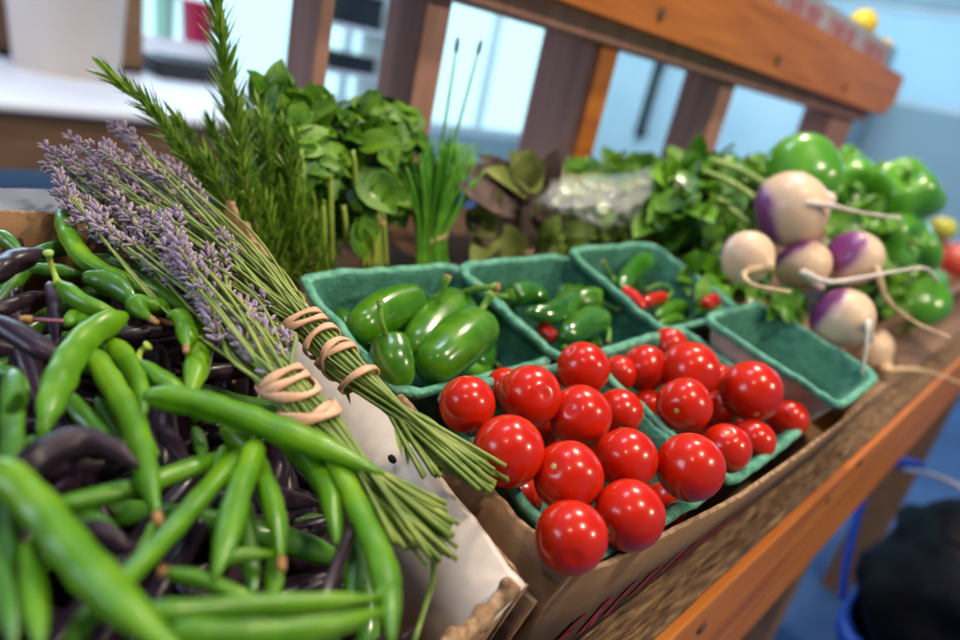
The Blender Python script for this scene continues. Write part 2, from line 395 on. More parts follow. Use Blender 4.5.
sweep(m, pts, lambda t: .006, 8, cs=lambda t, a: (math.cos(a) * .4, math.sin(a) * 1.3)); m.build('blue_strap', M['blue_p'], tagd=('bright blue strap along the edge of the black bag', 'strap'))

# ------------------------------------------------------------------ display stand
st = empty('display_stand', (.5, .25, 0), 'orange brown wooden display stand with sloping bed, posts and upper rail', 'stand')
def bedbox(s0, s1, d0, d1, n0, n1):
    m = MB(); m.hexa([bedw(s0, d0, n0), bedw(s1, d0, n0), bedw(s1, d1, n0), bedw(s0, d1, n0)], BN * (n1 - n0)); return m
S0, S1 = -.55, 1.75
for i in range(3):
    d0 = .034 + i * .115; bedbox(S0, S1, d0, d0 + .112, -.246, -.228).build('shelf_board', M['wood_dark'], st, smooth=False)
# rough sawn upper edge of the front rail
m = MB(); n = 260; vs = []; prof = [(.0325, -.238), (.0325, -.226), (.028, -.2245), (.0245, -.2275), (.022, -.2262), (.0175, -.2245), (.0135, -.2265), (.0125, -.238)]
for i in range(n + 1):
    s = S0 + (S1 - S0) * i / n
    for j, (d, nn) in enumerate(prof):
        k = noise.noise(Vector((s * 60, d * 900, 0))) * .0009 if 0 < j < 7 else 0
        vs.append(bedw(s, d + k, nn + k))
fs = [(i * 8 + j, i * 8 + j + 1, i * 8 + 9 + j, i * 8 + 8 + j) for i in range(n) for j in range(7)]
fs += [(i * 8 + 7, i * 8, i * 8 + 8, i * 8 + 15) for i in range(n)] + [tuple(range(8))[::-1], tuple(n * 8 + j for j in range(8))]
m.add(vs, fs); m.build('rail_edge', M['wood_rough'], st, smooth=False)
yf = bedw(0, .0130, -.2265)
m = MB(); m.box((S0, yf.y - .004, yf.z - .105), (S1, yf.y + .014, yf.z - .003)); fr = m.build('front_rail', M['wood'], st, smooth=False, bevel=.0015)
for (u, v, r) in ((702, 628, 7), (860, 462, 5), (828, 500, 4)):
    q = Uy(u, v, yf.y - .0045); rr = pxr(q, r); m = MB()
    ball(m, q, Vector((rr * 1.4, .0012, rr)), 16, 8); m.build('knot', M['knot'], fr)
for x in (-.5, .68, 1.65):
    m = MB(); m.box((x, yf.y + .016, 0), (x + .05, yf.y + .085, .755)); m.build('leg', M['wood_dark'], st, smooth=False)
m = MB(); m.box((.69, .15, .35), (.72, .44, .42)); m.build('brace', M['wood_dark'], st, smooth=False)
# posts (front face at y = .40)
YP = .40
for (uf0, uf1, vv, yb) in ((314, 329, 60, .435), (418, 443, 60, .445), (576, 593, 130, .469), (711, 725, 120, .455), (829, 852, 125, .45)):
    xa = Uy(uf0, vv, YP).x; xb = Uy(uf1, vv, YP).x
    m = MB(); m.box((xa, YP, 0), (xb, yb, 1.052)); m.build('post', M['wood_post'] if uf0 != 576 else [M['wood_post']], st, smooth=False, bevel=.002)
    if uf0 == 576:
        m = MB(); m.box((xa, YP - .006, .74), (xb, YP - .0005, 1.04)); m.build('lit_post_face', M['wood'], st, smooth=False)  # orange strip paints the warm light on this post's front face
# under beam and upper fascia
m = MB(); m.box((-.2, .385, 1.034), (1.385, .43, 1.056)); m.build('lower_beam', M['wood_post'], st, smooth=False, bevel=.002)
m = MB()
x0, x1 = -.2, 1.425
vs = [(x0, .362, 1.052), (x1 - .04, .362, 1.052), (x1, .362, 1.075), (x1, .362, 1.112), (x1 - .01, .362, 1.122), (x0, .362, 1.122)]
m.add([Vector(p) for p in vs] + [Vector(p) + Vector((0, .022, 0)) for p in vs], [(5, 4, 3, 2, 1, 0), (6, 7, 8, 9, 10, 11)] + [(i, (i + 1) % 6, (i + 1) % 6 + 6, i + 6) for i in range(6)])
fa = m.build('fascia', M['wood'], st, smooth=False)
for (u, v, r) in ((661, 14, 7), (778, 60, 6), (845, 88, 4)):
    q = Uy(u, v, .3615); rr = pxr(q, r); m = MB(); ball(m, q, Vector((rr, .0015, rr)), 16, 8); m.build('knot', M['knot'], fa)
m = MB(); m.box((x0, .384, 1.100), (1.38, .62, 1.116)); m.build('upper_board', M['wood_dark'], st, smooth=False)
for x in (-.16, .80):
    m = MB(); m.box((x, .60, 0), (x + .035, .635, 1.10)); m.build('rear_post', M['wood_post'], st, smooth=False)
# bed boards behind the boxes; their grey stands for reflected cool light
bedbox(-.55, .14, .285, .325, -.2275, -.185).build('cool_lit_ledge', M['grey_sheet'], smooth=False, tagd=('grey painted ledge behind the bean box', 'ledge'))

# upper carton with printed front and lemons
zc = 1.1165
xa, xb = .50, 1.375
ct = empty('fruit_carton', (1.0, .46, zc), 'cardboard carton with red printing on the upper shelf', 'box')
m = MB()
hh = .045
for p0, p1 in (((xa, .385, zc), (xb, .388, zc + hh)), ((xa, .53, zc), (xb, .533, zc + hh)), ((xa, .385, zc), (xa + .003, .533, zc + hh)), ((xb - .003, .385, zc), (xb, .533, zc + hh)), ((xa, .385, zc), (xb, .533, zc + .003))): m.box(p0, p1)
m.build('carton', M['grey_sheet'], ct, smooth=False)
for x0_, x1_, h0 in ((.52, .70, .7), (.74, .86, .7), (.88, 1.02, .62), (1.05, 1.19, .62), (1.22, 1.35, .62)):
    n = int((x1_ - x0_) / .02); m = MB()
    for i in range(n):
        x = x0_ + i * .02
        m.box((x, .3842, zc + hh * .2), (x + .006, .3849, zc + hh * h0 + .008)); m.box((x + .006, .3842, zc + hh * (.2 if i % 2 else .55)), (x + .014, .3849, zc + hh * (.3 if i % 2 else .65)))
        if i % 3: m.box((x + .011, .3842, zc + hh * .2), (x + .016, .3849, zc + hh * h0 + .004))
    m.build('printed_word', M['ink_soft'], ct, smooth=False)
for (u, v, r, lab) in ((793, 4, 12, 'yellow lemon rising over the carton, nearest to its middle'), (862, 20, 12, 'yellow lemon with a green blush above the printed carton'), (882, 44, 8, 'yellow lemon at the far end of the printed carton'), (760, -12, 12, 'yellow lemon in the carton, just cut by the picture edge')):
    q = Uy(u, v + 4, .46); m = MB(); R = pxr(q, r) * 1.15
    q = Vector((q.x, q.y, max(q.z, zc + .004 + R * .8)))
    ball(m, q, Vector((R * 1.2, R, R)), 20, 14, fn=lambda p_, th, a: Vector((p_.x * (1 + .12 * abs(p_.x) ** 6), p_.y, p_.z)))
    m.build('lemon', M['lemon'], tagd=(lab, 'lemon', 'lemons in the upper carton'))

# ------------------------------------------------------------------ cardboard boxes
def wall(mb, a, b, h, t, up=None, wob=.0, n=60, mi=0, top=0, seed=0, emi=None, lean=None):
    """upright cardboard wall from a to b (bed points at the top edge); h down, t thick towards 'up'"""
    vs = []; 
    for i in range(n + 1):
        k = i / n; p = a.lerp(b, k)
        w = wob * (noise.noise(Vector((k * 9 + seed, seed, 0))) + .5 * noise.noise(Vector((k * 30, seed, 5))))
        p = p + BN * w
        dn = -BN * (h + w)
        if lean: dn = dn + lean
        vs += [p, p + t, p + t + dn, p + dn]
    fs = []; ms = []
    for i in range(n):
        o = i * 4; 
        for j in range(4): fs.append((o + j, o + (j + 1) % 4, o + 4 + (j + 1) % 4, o + 4 + j)); ms.append((emi if emi is not None else mi) if j == 0 else mi)
    fs.append((0, 1, 2, 3)); fs.append((n * 4 + 3, n * 4 + 2, n * 4 + 1, n * 4)); ms += [emi or mi] * 2
    o = len(mb.v); mb.v += vs; mb.f += [tuple(i + o for i in q) for q in fs]; mb.m += ms

# tray that holds the baskets
tr = empty('produce_tray', bedw(.34, .14, -.227), 'brown cardboard tray with red printing that holds the pulp baskets', 'box')
TL, TR_, TF, TK = .1655, .535, .0345, .245
nt_, nbt = -.167, -.2265
m = MB(); m.hexa([bedw(TL, TF, nbt), bedw(TR_, TF, nbt), bedw(TR_, TK, nbt), bedw(TL, TK, nbt)], BN * .003); m.build('bottom', M['card'], tr, smooth=False)
TF0 = .0395
FT = [(.1660, .0400), (.172, .0388), (.185, .0355), (.2011, .0342), (.230, .0315), (.265, .0282), (.280, .0272), (.350, .0257), (.4176, .0257), (.5355, .0275)]
def ftop(s_):
    for (a, x), (b, y) in zip(FT, FT[1:]):
        if s_ <= b: return x + (y - x) * max(0, (s_ - a)) / (b - a)
    return FT[-1][1]
def fbot(s_): return .0316 - .0022 * min(1, max(0, (s_ - .2) / .27)) + (.006 * max(0, (.19 - s_) / .024) if s_ < .19 else 0)
m = MB(); n = 200; vs = []
for i in range(n + 1):
    s_ = TL + (TR_ - TL) * i / n; w_ = .0012 * (noise.noise(Vector((s_ * 60, 3, 0))) + .6 * noise.noise(Vector((s_ * 190, 7, 0)))); zt_ = -.1650 + w_ + .0022 * math.exp(-((s_ - TL) / .006) ** 2)
    vs += [bedw(s_, ftop(s_), zt_), bedw(s_, ftop(s_) + .0020, zt_ + .0003), bedw(s_, fbot(s_) + .0020, nbt), bedw(s_, fbot(s_), nbt)]
fs = []; ms = []
for i in range(n):
    for j in range(4): fs.append((i * 4 + j, i * 4 + (j + 1) % 4, i * 4 + 4 + (j + 1) % 4, i * 4 + 4 + j)); ms.append(1 if j == 0 else 0)
fs += [(0, 1, 2, 3), (n * 4 + 3, n * 4 + 2, n * 4 + 1, n * 4)]; ms += [1, 1]
m.v = vs; m.f = fs; m.m = ms
fp = m.build('front_panel', [M['card_dark'], M['card_edge']], tr)
m = MB(); wall(m, bedw(TL, TF0, nt_ + .004), bedw(TL - .002, .135, nt_ - .001), .057, BX * .0025, wob=.0015, seed=9, emi=1); 
wall(m, bedw(TL - .002, .135, nt_ - .022), bedw(TL - .002, TK, nt_ - .022), .037, BX * .0025, wob=.001, seed=29, emi=1)
wall(m, bedw(TL - .0052, TF0 + .003, nt_ - .013), bedw(TL - .006, .13, nt_ - .012), .045, BX * .0026, wob=.0006, seed=19, emi=1)
m.build('side_panel', [M['card'], M['card_edge']], tr)
m = MB(); wall(m, bedw(TR_, TF, nt_ - .01), bedw(TR_, TK, nt_ - .01), .049, -BX * .0025, wob=.001, seed=5, emi=1); m.build('end_panel', [M['card'], M['card_edge']], tr)
m = MB(); wall(m, bedw(TL, TK, nt_ - .034), bedw(TR_, TK, nt_ - .034), .025, -BD * .0025, wob=.001, seed=6, emi=1); m.build('back_panel', [M['card'], M['card_edge']], tr)
# red slanted printing on the front panel: strokes only, too foreshortened to read
m = MB()
def stroke(s0, n0, s1, n1, w, lift=.0006):
    g = lambda s_, n_: fbot(s_) + (ftop(s_) - fbot(s_)) * (n_ - nbt) / (-.165 - nbt) - lift
    a = bedw(s0, g(s0, n0), n0); b = bedw(s1, g(s1, n1), n1); d = (b - a).normalized(); p = d.cross(BD).normalized() * w * 1.7
    m.add([a - p, b - p, b + p, a + p], [(0, 1, 2, 3)])
for i, s in enumerate([.182 + k * .0175 for k in range(9)]):
    lo, hi = -.214, -.197
    stroke(s, lo, s + .006, hi, .0013); 
    if i % 4 == 0: stroke(s + .006, hi, s + .011, hi, .0011); stroke(s + .003, (lo + hi) / 2, s + .008, (lo + hi) / 2, .0011)
    elif i % 4 == 1: stroke(s + .006, hi, s + .011, hi - .002, .0011); stroke(s + .011, hi - .002, s + .009, -.203, .0011); stroke(s + .003, -.203, s + .009, -.203, .0011); stroke(s + .005, -.203, s + .008, lo, .0011)
    elif i % 4 == 2: stroke(s + .006, hi, s + .010, hi, .0011); stroke(s, lo, s + .005, lo, .0011); stroke(s + .003, -.203, s + .008, -.203, .0011)
    else: stroke(s + .005, lo, s + .011, hi, .0013); stroke(s + .003, -.203, s + .008, -.203, .001)
m.build('red_printing', M['ink'], fp, smooth=False)

# box of beans, white inside
bx = empty('bean_box', bedw(0, .16, -.227), 'deep cardboard box with a white inner side, heaped with beans', 'box')
BL, BR, BF, BK = -.17, .1505, .046, .272
m = MB(); m.hexa([bedw(BL, BF, nbt), bedw(BR, BF, nbt), bedw(BR, BK, nbt), bedw(BL, BK, nbt)], BN * .003); m.build('bottom', M['card_dark'], bx, smooth=False)  # dark cardboard stands for the shade seen down between the beans
m = MB(); wall(m, bedw(BR, BF, -.1685), bedw(BR + .004, .205, -.167), .057, BX * .0026, wob=.0014, n=90, seed=4, emi=1, lean=-BX * .020)
sp_ = m.build('side_panel', [M['liner'], M['liner']], bx)
m = MB(); wall(m, bedw(BR + .0032, BF, -.1695), bedw(BR + .0072, .20, -.176), .050, BX * .0014, wob=.002, n=90, seed=14, emi=1)
m.build('outer_ply', [M['card_dark'], M['card_edge']], bx)
m = MB(); wall(m, bedw(BR + .006, .200, -.168), bedw(BR + .005, BK, -.160), .055, -BX * .0028, wob=.004, n=40, seed=21, emi=1); m.build('torn_panel', [M['card'], M['card_edge']], bx)
m = MB(); wall(m, bedw(BL, BK, -.165), bedw(BR, BK, -.165), .060, -BD * .0026, wob=.0015, seed=7, emi=1); m.build('back_panel', [M['wood'] if 0 else M['card'], M['card_edge']], bx)
m = MB(); wall(m, bedw(BL, BF, -.165), bedw(BL, BK, -.165), .060, BX * .0026, wob=.001, seed=8, emi=1); m.build('end_panel', [M['card'], M['card_edge']], bx)
m = MB(); wall(m, bedw(BL, BF, -.19), bedw(BR, BF, -.183), .038, BD * .0026, wob=.002, seed=2, emi=1); m.build('front_panel', [M['card'], M['card_edge']], bx)
# rolled, torn front lip
m = MB(); P = catmull([U(514, 582, -.168), U(503, 596, -.172), U(482, 618, -.173), U(462, 636, -.172), U(440, 650, -.172)], 24)
sweep(m, P, lambda t: .0026 + .0006 * math.sin(t * 17), 10, cs=lambda t, a: (math.cos(a) * (1.25 + .2 * math.sin(t * 31)), math.sin(a) * .8)); m.build('rolled_lip', M['card_edge'], bx)
m = MB(); P = catmull([U(505, 578, -.1690), U(488, 588, -.178), U(470, 622, -.182), U(458, 640, -.185)], 16)
for (u, v, r) in ((392, 459, 6), (410, 590, 0)):
    if r:
        q = U(u, v, -.172); 
        ball(m, q, Vector((.0012, pxr(q, r), pxr(q, r) * .7)), 12, 8)
m.build('handle_hole_shade', M['hole'], sp_)  # near-black blob painting the shade of an opening; nothing is cut

# ------------------------------------------------------------------ pulp baskets
def basket(c, w, q, h, eul, label, outer=False, seed=0, taper=.80):
    """c: centre of the rim in bed coordinates; eul: small rotations"""
    Rb = TB @ (Matrix.Rotation(eul[0], 3, 'X') @ Matrix.Rotation(eul[1], 3, 'Y') @ Matrix.Rotation(eul[2], 3, 'Z'))
    C0 = bedw(*c); NS = 88
    prof = [  # (inset, height from rim, is outside)
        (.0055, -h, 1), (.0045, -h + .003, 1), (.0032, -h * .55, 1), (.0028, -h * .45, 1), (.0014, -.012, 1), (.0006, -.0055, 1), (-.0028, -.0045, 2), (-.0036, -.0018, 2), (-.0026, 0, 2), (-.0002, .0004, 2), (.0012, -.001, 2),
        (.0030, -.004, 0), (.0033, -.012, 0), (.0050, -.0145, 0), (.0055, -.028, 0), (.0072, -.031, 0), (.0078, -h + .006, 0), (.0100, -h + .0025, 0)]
    vs = []
    for j, (ins, z, o) in enumerate(prof):
        k = 1 - (1 - taper) * min(1, -z / h) if z < 0 else 1
        for i in range(NS):
            a = 2 * PI * (i + .5) / NS; x, y = math.cos(a), math.sin(a); pw_ = 9
            qn = (abs(x) ** pw_ + abs(y) ** pw_) ** (1 / pw_); x, y = x / qn, y / qn
            p = Vector((x * (w / 2 * k - ins), y * (q / 2 * k - ins), z))
            nn = noise.noise(Vector((x * 5 + seed, y * 5, z * 60))) * .0009 + noise.noise(Vector((x * 16 + seed, y * 16, z * 200))) * .0004
            p += Vector((x * nn, y * nn, 0))
            if j in (6, 7, 8, 9, 10): p.z += .0016 * noise.noise(Vector((x * 3.1, y * 3.1, seed))) + .0008 * noise.noise(Vector((x * 12, y * 12, seed + 4)))
            vs.append(C0 + Rb @ p)
    fs = []; ms = []
    for j in range(len(prof) - 1):
        for i in range(NS):
            fs.append((j * NS + i, j * NS + (i + 1) % NS, (j + 1) * NS + (i + 1) % NS, (j + 1) * NS + i))
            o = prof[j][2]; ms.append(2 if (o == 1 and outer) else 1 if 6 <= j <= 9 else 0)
    L = len(prof)
    fs.append(tuple(range(NS))); ms.append(2 if outer else 0)
    fs.append(tuple((L - 1) * NS + i for i in range(NS))); ms.append(0)
    m = MB(); m.v = vs; m.f = fs; m.m = ms
    return m.build('pulp_basket', [M['pulp'], M['pulp_rim'], M['pulp_grey']], tagd=(label, 'basket', 'green pulp baskets'))
HB = .053
def bc(x, y, z):
    p = TB.transposed() @ Vector((x, y, z)); return (p.x, p.y, p.z)
basket(bc(.2285, .2229, -.1268), .1085, .0888, .047, (-.0136, .0184, -.0048), 'green pulp basket of large jalapenos beside the tied lavender', seed=1)
basket(bc(.3288, .2156, -.1252), .1080, .0888, .050, (-.004, .0163, .0228), 'green pulp basket of mixed dark peppers with one red, second in the back row', seed=2)
basket(bc(.4280, .2085, -.1186), .1070, .0888, .050, (-.0011, -.0214, -.035), 'green pulp basket of thin green and red chillies under the bagged greens', seed=3)
basket(bc(.2290, .1215, -.1410), .1020, .0870, .052, (-.01, .012, -.045), 'green pulp basket heaped with tomatoes at the tray corner', seed=4)
basket(bc(.3370, .1190, -.1407), .1080, .0888, .054, (.02, .012, .0177), 'green pulp basket of tomatoes beside the empty basket', seed=5)
basket(bc(.4480, .112, -.1290), .1080, .0888, .046, (-.06, .06, .03), 'empty green pulp basket with grey outside, tilted in front of the turnips', outer=True, seed=6)

# ------------------------------------------------------------------ tomatoes
TOM = [ # u, v, r px, n of centre, scar?, basket, label
 (467, 404, 29, -.158, 0, 'round red tomato in the basket corner closest to the jalapeno basket rim'),
 (504, 386, 19, -.170, 0, 'red tomato mostly hidden behind the two tomatoes of the back corner'),
 (530, 396, 32, -.157, 0, 'bright red tomato with a long violet glint, on the back edge of the heap'),
 (508, 451, 37, -.155, 0, 'large red tomato beside the cut lavender stem ends'),
 (583, 368, 27, -.157, 0, 'glossy red tomato touching the corner of the mixed pepper basket'),
 (580, 416, 32, -.158, 0, 'red tomato in the middle of the heap with a violet spot on top'),
 (568, 476, 36, -.155, (553, 466), 'red tomato with a greenish stem scar facing the lavender'),
 (619, 412, 24, -.168, (621, 429), 'small red tomato low beside the basket divider, stem scar on its underside'),
 (626, 459, 32, -.155, 0, 'red tomato one place in from the tomato that sits over the basket divider'),
 (629, 515, 36, -.155, (606, 531), 'red tomato by the front rim with a dark scar against its neighbour'),
 (571, 537, 37, -.154, 0, 'dimpled red tomato in the front corner of the tray'),
 (690, 467, 34, -.149, 0, 'large red tomato resting above the rim between the two tomato baskets'),
 (664, 505, 23, -.181, 0, 'shaded red tomato sunk low near the front rim below its neighbours'),
 (521, 500, 22, -.184, 0, 'dark shaded tomato low down beside the tray corner wall'),
 (600, 445, 22, -.186, 0, 'red tomato buried under the middle of the first heap'),
 (541, 431, 20, -.182, 0, 'red tomato buried between the large one and the middle of the heap'),
 (545, 384, 20, -.186, 0, 'red tomato buried under the back edge of the first heap'),
 (619, 373, 18, -.170, 0, 'small red tomato peeping out beside the corner tomato of the other basket'),
 (645, 368, 24, -.166, 0, 'red tomato at the back of the second tomato basket with three small glints'),
 (669, 346, 19, -.171, 0, 'red tomato deepest in the back corner of the second tomato basket'),
 (690, 370, 30, -.155, 0, 'plump red tomato highest at the back of the second tomato basket'),
 (684, 405, 28, -.157, (676, 411), 'red tomato with a pale scar facing front, above the divider tomato'),
 (716, 384, 22, -.170, 0, 'red tomato half hidden against the empty grey basket'),
 (720, 409, 19, -.172, (723, 409), 'narrow red tomato with a yellow green scar, wedged between larger ones'),
 (726, 448, 25, -.163, (728, 432), 'speckled red tomato with a pale top scar next to the divider tomato'),
 (751, 391, 31, -.154, (757, 417), 'largest red tomato of the second basket, against the grey basket wall'),
 (753, 441, 22, -.168, 0, 'small red tomato in the front of the second basket near its rim'),
 (788, 419, 20, -.170, 0, 'small red tomato tucked in the far front corner of the second basket'),
 (648, 405, 16, -.178, 0, 'small shaded tomato against the divider of the second basket'),
 (735, 425, 16, -.186, 0, 'red tomato buried under the heap of the second basket'),
 (700, 432, 18, -.190, 0, 'red tomato buried beside the divider of the second basket'),
]
for i, (u, v, r, n, sc, lab) in enumerate(TOM):
    c = U(u, v, n); R = pxr(c, r) * .985; m = MB(); rnd = random.Random(i * 3 + 1)
    ax = Vector((rnd.uniform(-1, 1), rnd.uniform(-1, 1), rnd.uniform(-.4, 1))).normalized()
    if sc:
        view = (EYE - c).normalized(); q = U(sc[0], sc[1], n) - c; q = q - view * q.dot(view)
        q = q.normalized() * min(q.length, R * .9); ax = (q + view * math.sqrt(max(0, R * R - q.length ** 2))).normalized()
    lob = rnd.uniform(.006, .02); ph = rnd.uniform(0, 6); nl = rnd.choice((3, 4, 5)); sq = rnd.uniform(.97, 1.03)
    def fn(p_, th, a):
        s = 1 + lob * math.cos(nl * a + ph) * math.sin(th)
        dim = .07 * math.exp(-(th / .22) ** 2) + .03 * math.exp(-((PI - th) / .10) ** 2)
        return Vector((p_.x * s, p_.y * s, p_.z * sq * (1 - dim)))
    ball(m, c, R, 36, 26, M=rotto(ax, ph), fn=fn)
    o = m.build('tomato', M['tomato'], tagd=(lab, 'tomato', 'tomatoes in the pulp baskets'))
    if sc:
        m = MB(); k = rotto(ax); vs = [c + ax * R * .945 * sq]; 
        for ring, rr, zz in ((0, .045, .955), (1, .085, .945), (2, .10, .925)):
            for j in range(12): 
                a = j / 12 * 2 * PI; r2 = rr * (1 + .25 * math.cos(5 * a)); vs.append(c + k @ Vector((math.cos(a) * r2 * R, math.sin(a) * r2 * R, R * zz * sq)))
        fs = [(0, 1 + j, 1 + (j + 1) % 12) for j in range(12)] + [(1 + g * 12 + j, 13 + g * 12 + j, 13 + g * 12 + (j + 1) % 12, 1 + g * 12 + (j + 1) % 12) for g in range(2) for j in range(12)]
        m.add(vs, fs); m.build('stem_scar', M['scar'], o)

# ------------------------------------------------------------------ peppers in the baskets
def pepper(name, body, R, n, mt, lab, stem=None, sn=None, blunt=1.0, grp='peppers in the pulp baskets', cat='pepper', bump=.05):
    P = [U(p[0], p[1], p[2] if len(p) > 2 else n) for p in body]; Rm = pxr(P[0], R)
    rnd = random.Random(int(body[0][0] * 7 + body[0][1])); ph = rnd.uniform(0, 6)
    Q = catmull(P, 26); m = MB()
    def rf(t):
        a = math.sqrt(max(0, 1 - (1 - min(1, t / .16)) ** 2)) * .97 + .03 if t < .16 else 1
        b = (1 - max(0, (t - .35) / .65) ** 2.2 * (.75 - blunt * .28))
        e = math.sqrt(max(0, 1 - ((t - .86) / .14) ** 2)) if t > .86 else 1
        return Rm * max(.02, a * b * e)
    sweep(m, Q, rf, 24, cs=lambda t, a: ((1 + bump * math.cos(3 * a + ph)) * math.cos(a), (1 + bump * math.sin(2 * a + ph)) * math.sin(a)))
    o = m.build(name, mt, tagd=(lab, cat, grp))
    if stem:
        SP = [Q[0]] + [U(p[0], p[1], p[2] if len(p) > 2 else (sn or n)) for p in stem]; m = MB()
        ds = (SP[1] - SP[0]).normalized()
        rs = max(.0011, Rm * .13)
        S = catmull(SP, 14)
        sweep(m, S, lambda t: rs * (1 + .9 * math.exp(-t * 9) + .5 * max(0, t - .85) / .15), 10)
        # calyx: small scalloped cap
        d0 = (Q[0] - Q[3]).normalized(); k = rotto(d0); vs = []
        for zz, rr in ((.10, .16), (.04, .45), (-.10, .66)):
            for j in range(20):
                a = j / 20 * 2 * PI; r2 = Rm * rr * (1 + (.12 if rr > .5 else 0) * math.cos(5 * a)); vs.append(Q[0] + k @ Vector((math.cos(a) * r2, math.sin(a) * r2, Rm * zz)))
        m.add(vs, [(g * 20 + j, g * 20 + 20 + j, g * 20 + 20 + (j + 1) % 20, g * 20 + (j + 1) % 20) for g in range(2) for j in range(20)])
        s = m.build('stem', M['pstem'], o)
        m = MB(); dd = (S[-1] - S[-2]).normalized(); sweep(m, [S[-1] - dd * .0003, S[-1] + dd * .0009], lambda t: rs * 1.45, 10); m.build('stem_end', M['cork'], s)
    return o
G1 = 'jalapenos in the first basket'
pepper('jalapeno', [(420, 303), (386, 312), (352, 333)], 23, -.182, M['jal'], 'plump green jalapeno lying along the back of the first basket', [(424, 309), (438, 302, -.172), (447, 277, -.158)], grp=G1)
pepper('jalapeno', [(462, 306), (440, 322), (412, 356)], 24, -.184, M['jal'], 'green jalapeno with a long curved stem, behind the corky large one', [(458, 298), (470, 290, -.168), (497, 287, -.157)], grp=G1)
pepper('jalapeno', [(484, 345), (485, 355), (476, 366)], 12, -.196, M['jal_dark'], 'green jalapeno sliver deep between the large one and the basket wall', grp=G1)
pepper('jalapeno', [(488, 366), (465, 374), (425, 388)], 11, -.200, M['jal'], 'green jalapeno lying flat at the front bottom of the first basket', [(494, 362), (498, 366)], grp=G1)
pepper('jalapeno', [(332, 306), (345, 325), (362, 350)], 12, -.200, M['jal_dark'], 'dark green jalapeno deep in the corner by the lavender', [(326, 300), (318, 290, -.19), (311, 287, -.184)], grp=G1)
pepper('jalapeno', [(371, 345), (372, 360), (384, 378)], 14, -.200, M['jal'], 'green jalapeno buried behind the upright one', grp=G1)
pepper('jalapeno', [(480, 325, -.172), (455, 345, -.172), (424, 374, -.176)], 27, -.172, M['jal'], 'largest green jalapeno with tan corky streaks', [(478, 318, -.163), (484, 305, -.158), (492, 293, -.152)], blunt=1.2, grp=G1)
pepper('jalapeno', [(388, 340, -.170), (394, 362, -.172), (402, 390, -.180)], 20, -.172, M['jal'], 'green jalapeno with its stem pointing straight up, near the lavender', [(386, 335, -.164), (381, 320, -.156), (380, 302, -.150)], grp=G1)
G2 = 'peppers in the second basket'
pepper('pepper', [(508, 296), (528, 293), (548, 300)], 13, -.186, M['jal_dark'], 'dark green pepper at the back of the second basket, stem towards the first', [(500, 296), (490, 291, -.176), (478, 286, -.166)], grp=G2)
pepper('pepper', [(590, 294), (578, 296), (562, 310)], 13, -.188, M['jal_dark'], 'dark green pepper behind the crescent shaped one', grp=G2)
pepper('pepper', [(562, 288), (568, 301), (552, 313), (524, 312)], 12, -.176, M['jal_dark'], 'dark green crescent shaped pepper bending round in the second basket', blunt=.4, grp=G2)
pepper('pepper', [(600, 303), (590, 300), (574, 302)], 13, -.180, M['jal'], 'short light green pepper with its stem towards the third basket', [(607, 305), (619, 310, -.178)], grp=G2)
pepper('pepper', [(603, 318), (584, 324), (562, 338)], 15, -.180, M['jal_dark'], 'broad dark green pepper at the front of the second basket', [(606, 322), (609, 332), (608, 342)], grp=G2)
pepper('pepper', [(556, 340), (546, 332), (536, 325)], 8, -.186, M['jal_red'], 'red pepper tip showing at the bottom of the second basket', grp=G2)
pepper('pepper', [(592, 340), (585, 346), (570, 352)], 10, -.196, M['jal_dark'], 'dark green pepper deep under the broad one', [(597, 338), (600, 345)], grp=G2)
pepper('pepper', [(572, 334), (567, 341), (562, 350)], 7, -.186, M['jal'], 'small green pepper standing upright behind the corner tomato', [(573, 330), (574, 326)], grp=G2)
G3 = 'chillies in the third basket'
pepper('chilli', [(655, 252), (640, 265), (619, 288)], 11, -.178, M['jal_dark'], 'dark glossy green chilli slanting across the third basket', [(661, 248), (667, 243)], grp=G3)
pepper('chilli', [(620, 290), (632, 297), (645, 309)], 7, -.180, M['jal_red'], 'long red chilli lying in the third basket by its shared rim', [(617, 286), (612, 276), (603, 262, -.168)], blunt=.2, grp=G3)
pepper('chilli', [(664, 297), (655, 299), (643, 302)], 7, -.182, M['jal_red'], 'short red chilli under green stems in the third basket', [(668, 296), (672, 290), (660, 284), (646, 290)], grp=G3)
pepper('chilli', [(686, 306), (672, 308), (655, 316)], 8, -.186, M['jal'], 'green chilli across the front of the third basket', [(690, 302), (698, 293)], blunt=.2, grp=G3)
pepper('chilli', [(682, 322), (670, 320), (656, 326)], 8, -.190, M['jal'], 'green chilli lowest in the front corner of the third basket', [(688, 320), (695, 316)], blunt=.2, grp=G3)
pepper('chilli', [(722, 302), (714, 301), (704, 304)], 8, -.172, M['jal_red'], 'red chilli end beside the empty basket corner', grp=G3)
pepper('chilli', [(640, 280), (634, 286), (622, 296)], 8, -.192, M['jal_dark'], 'dark green chilli beneath the red one in the third basket', [(643, 276), (646, 270)], grp=G3)

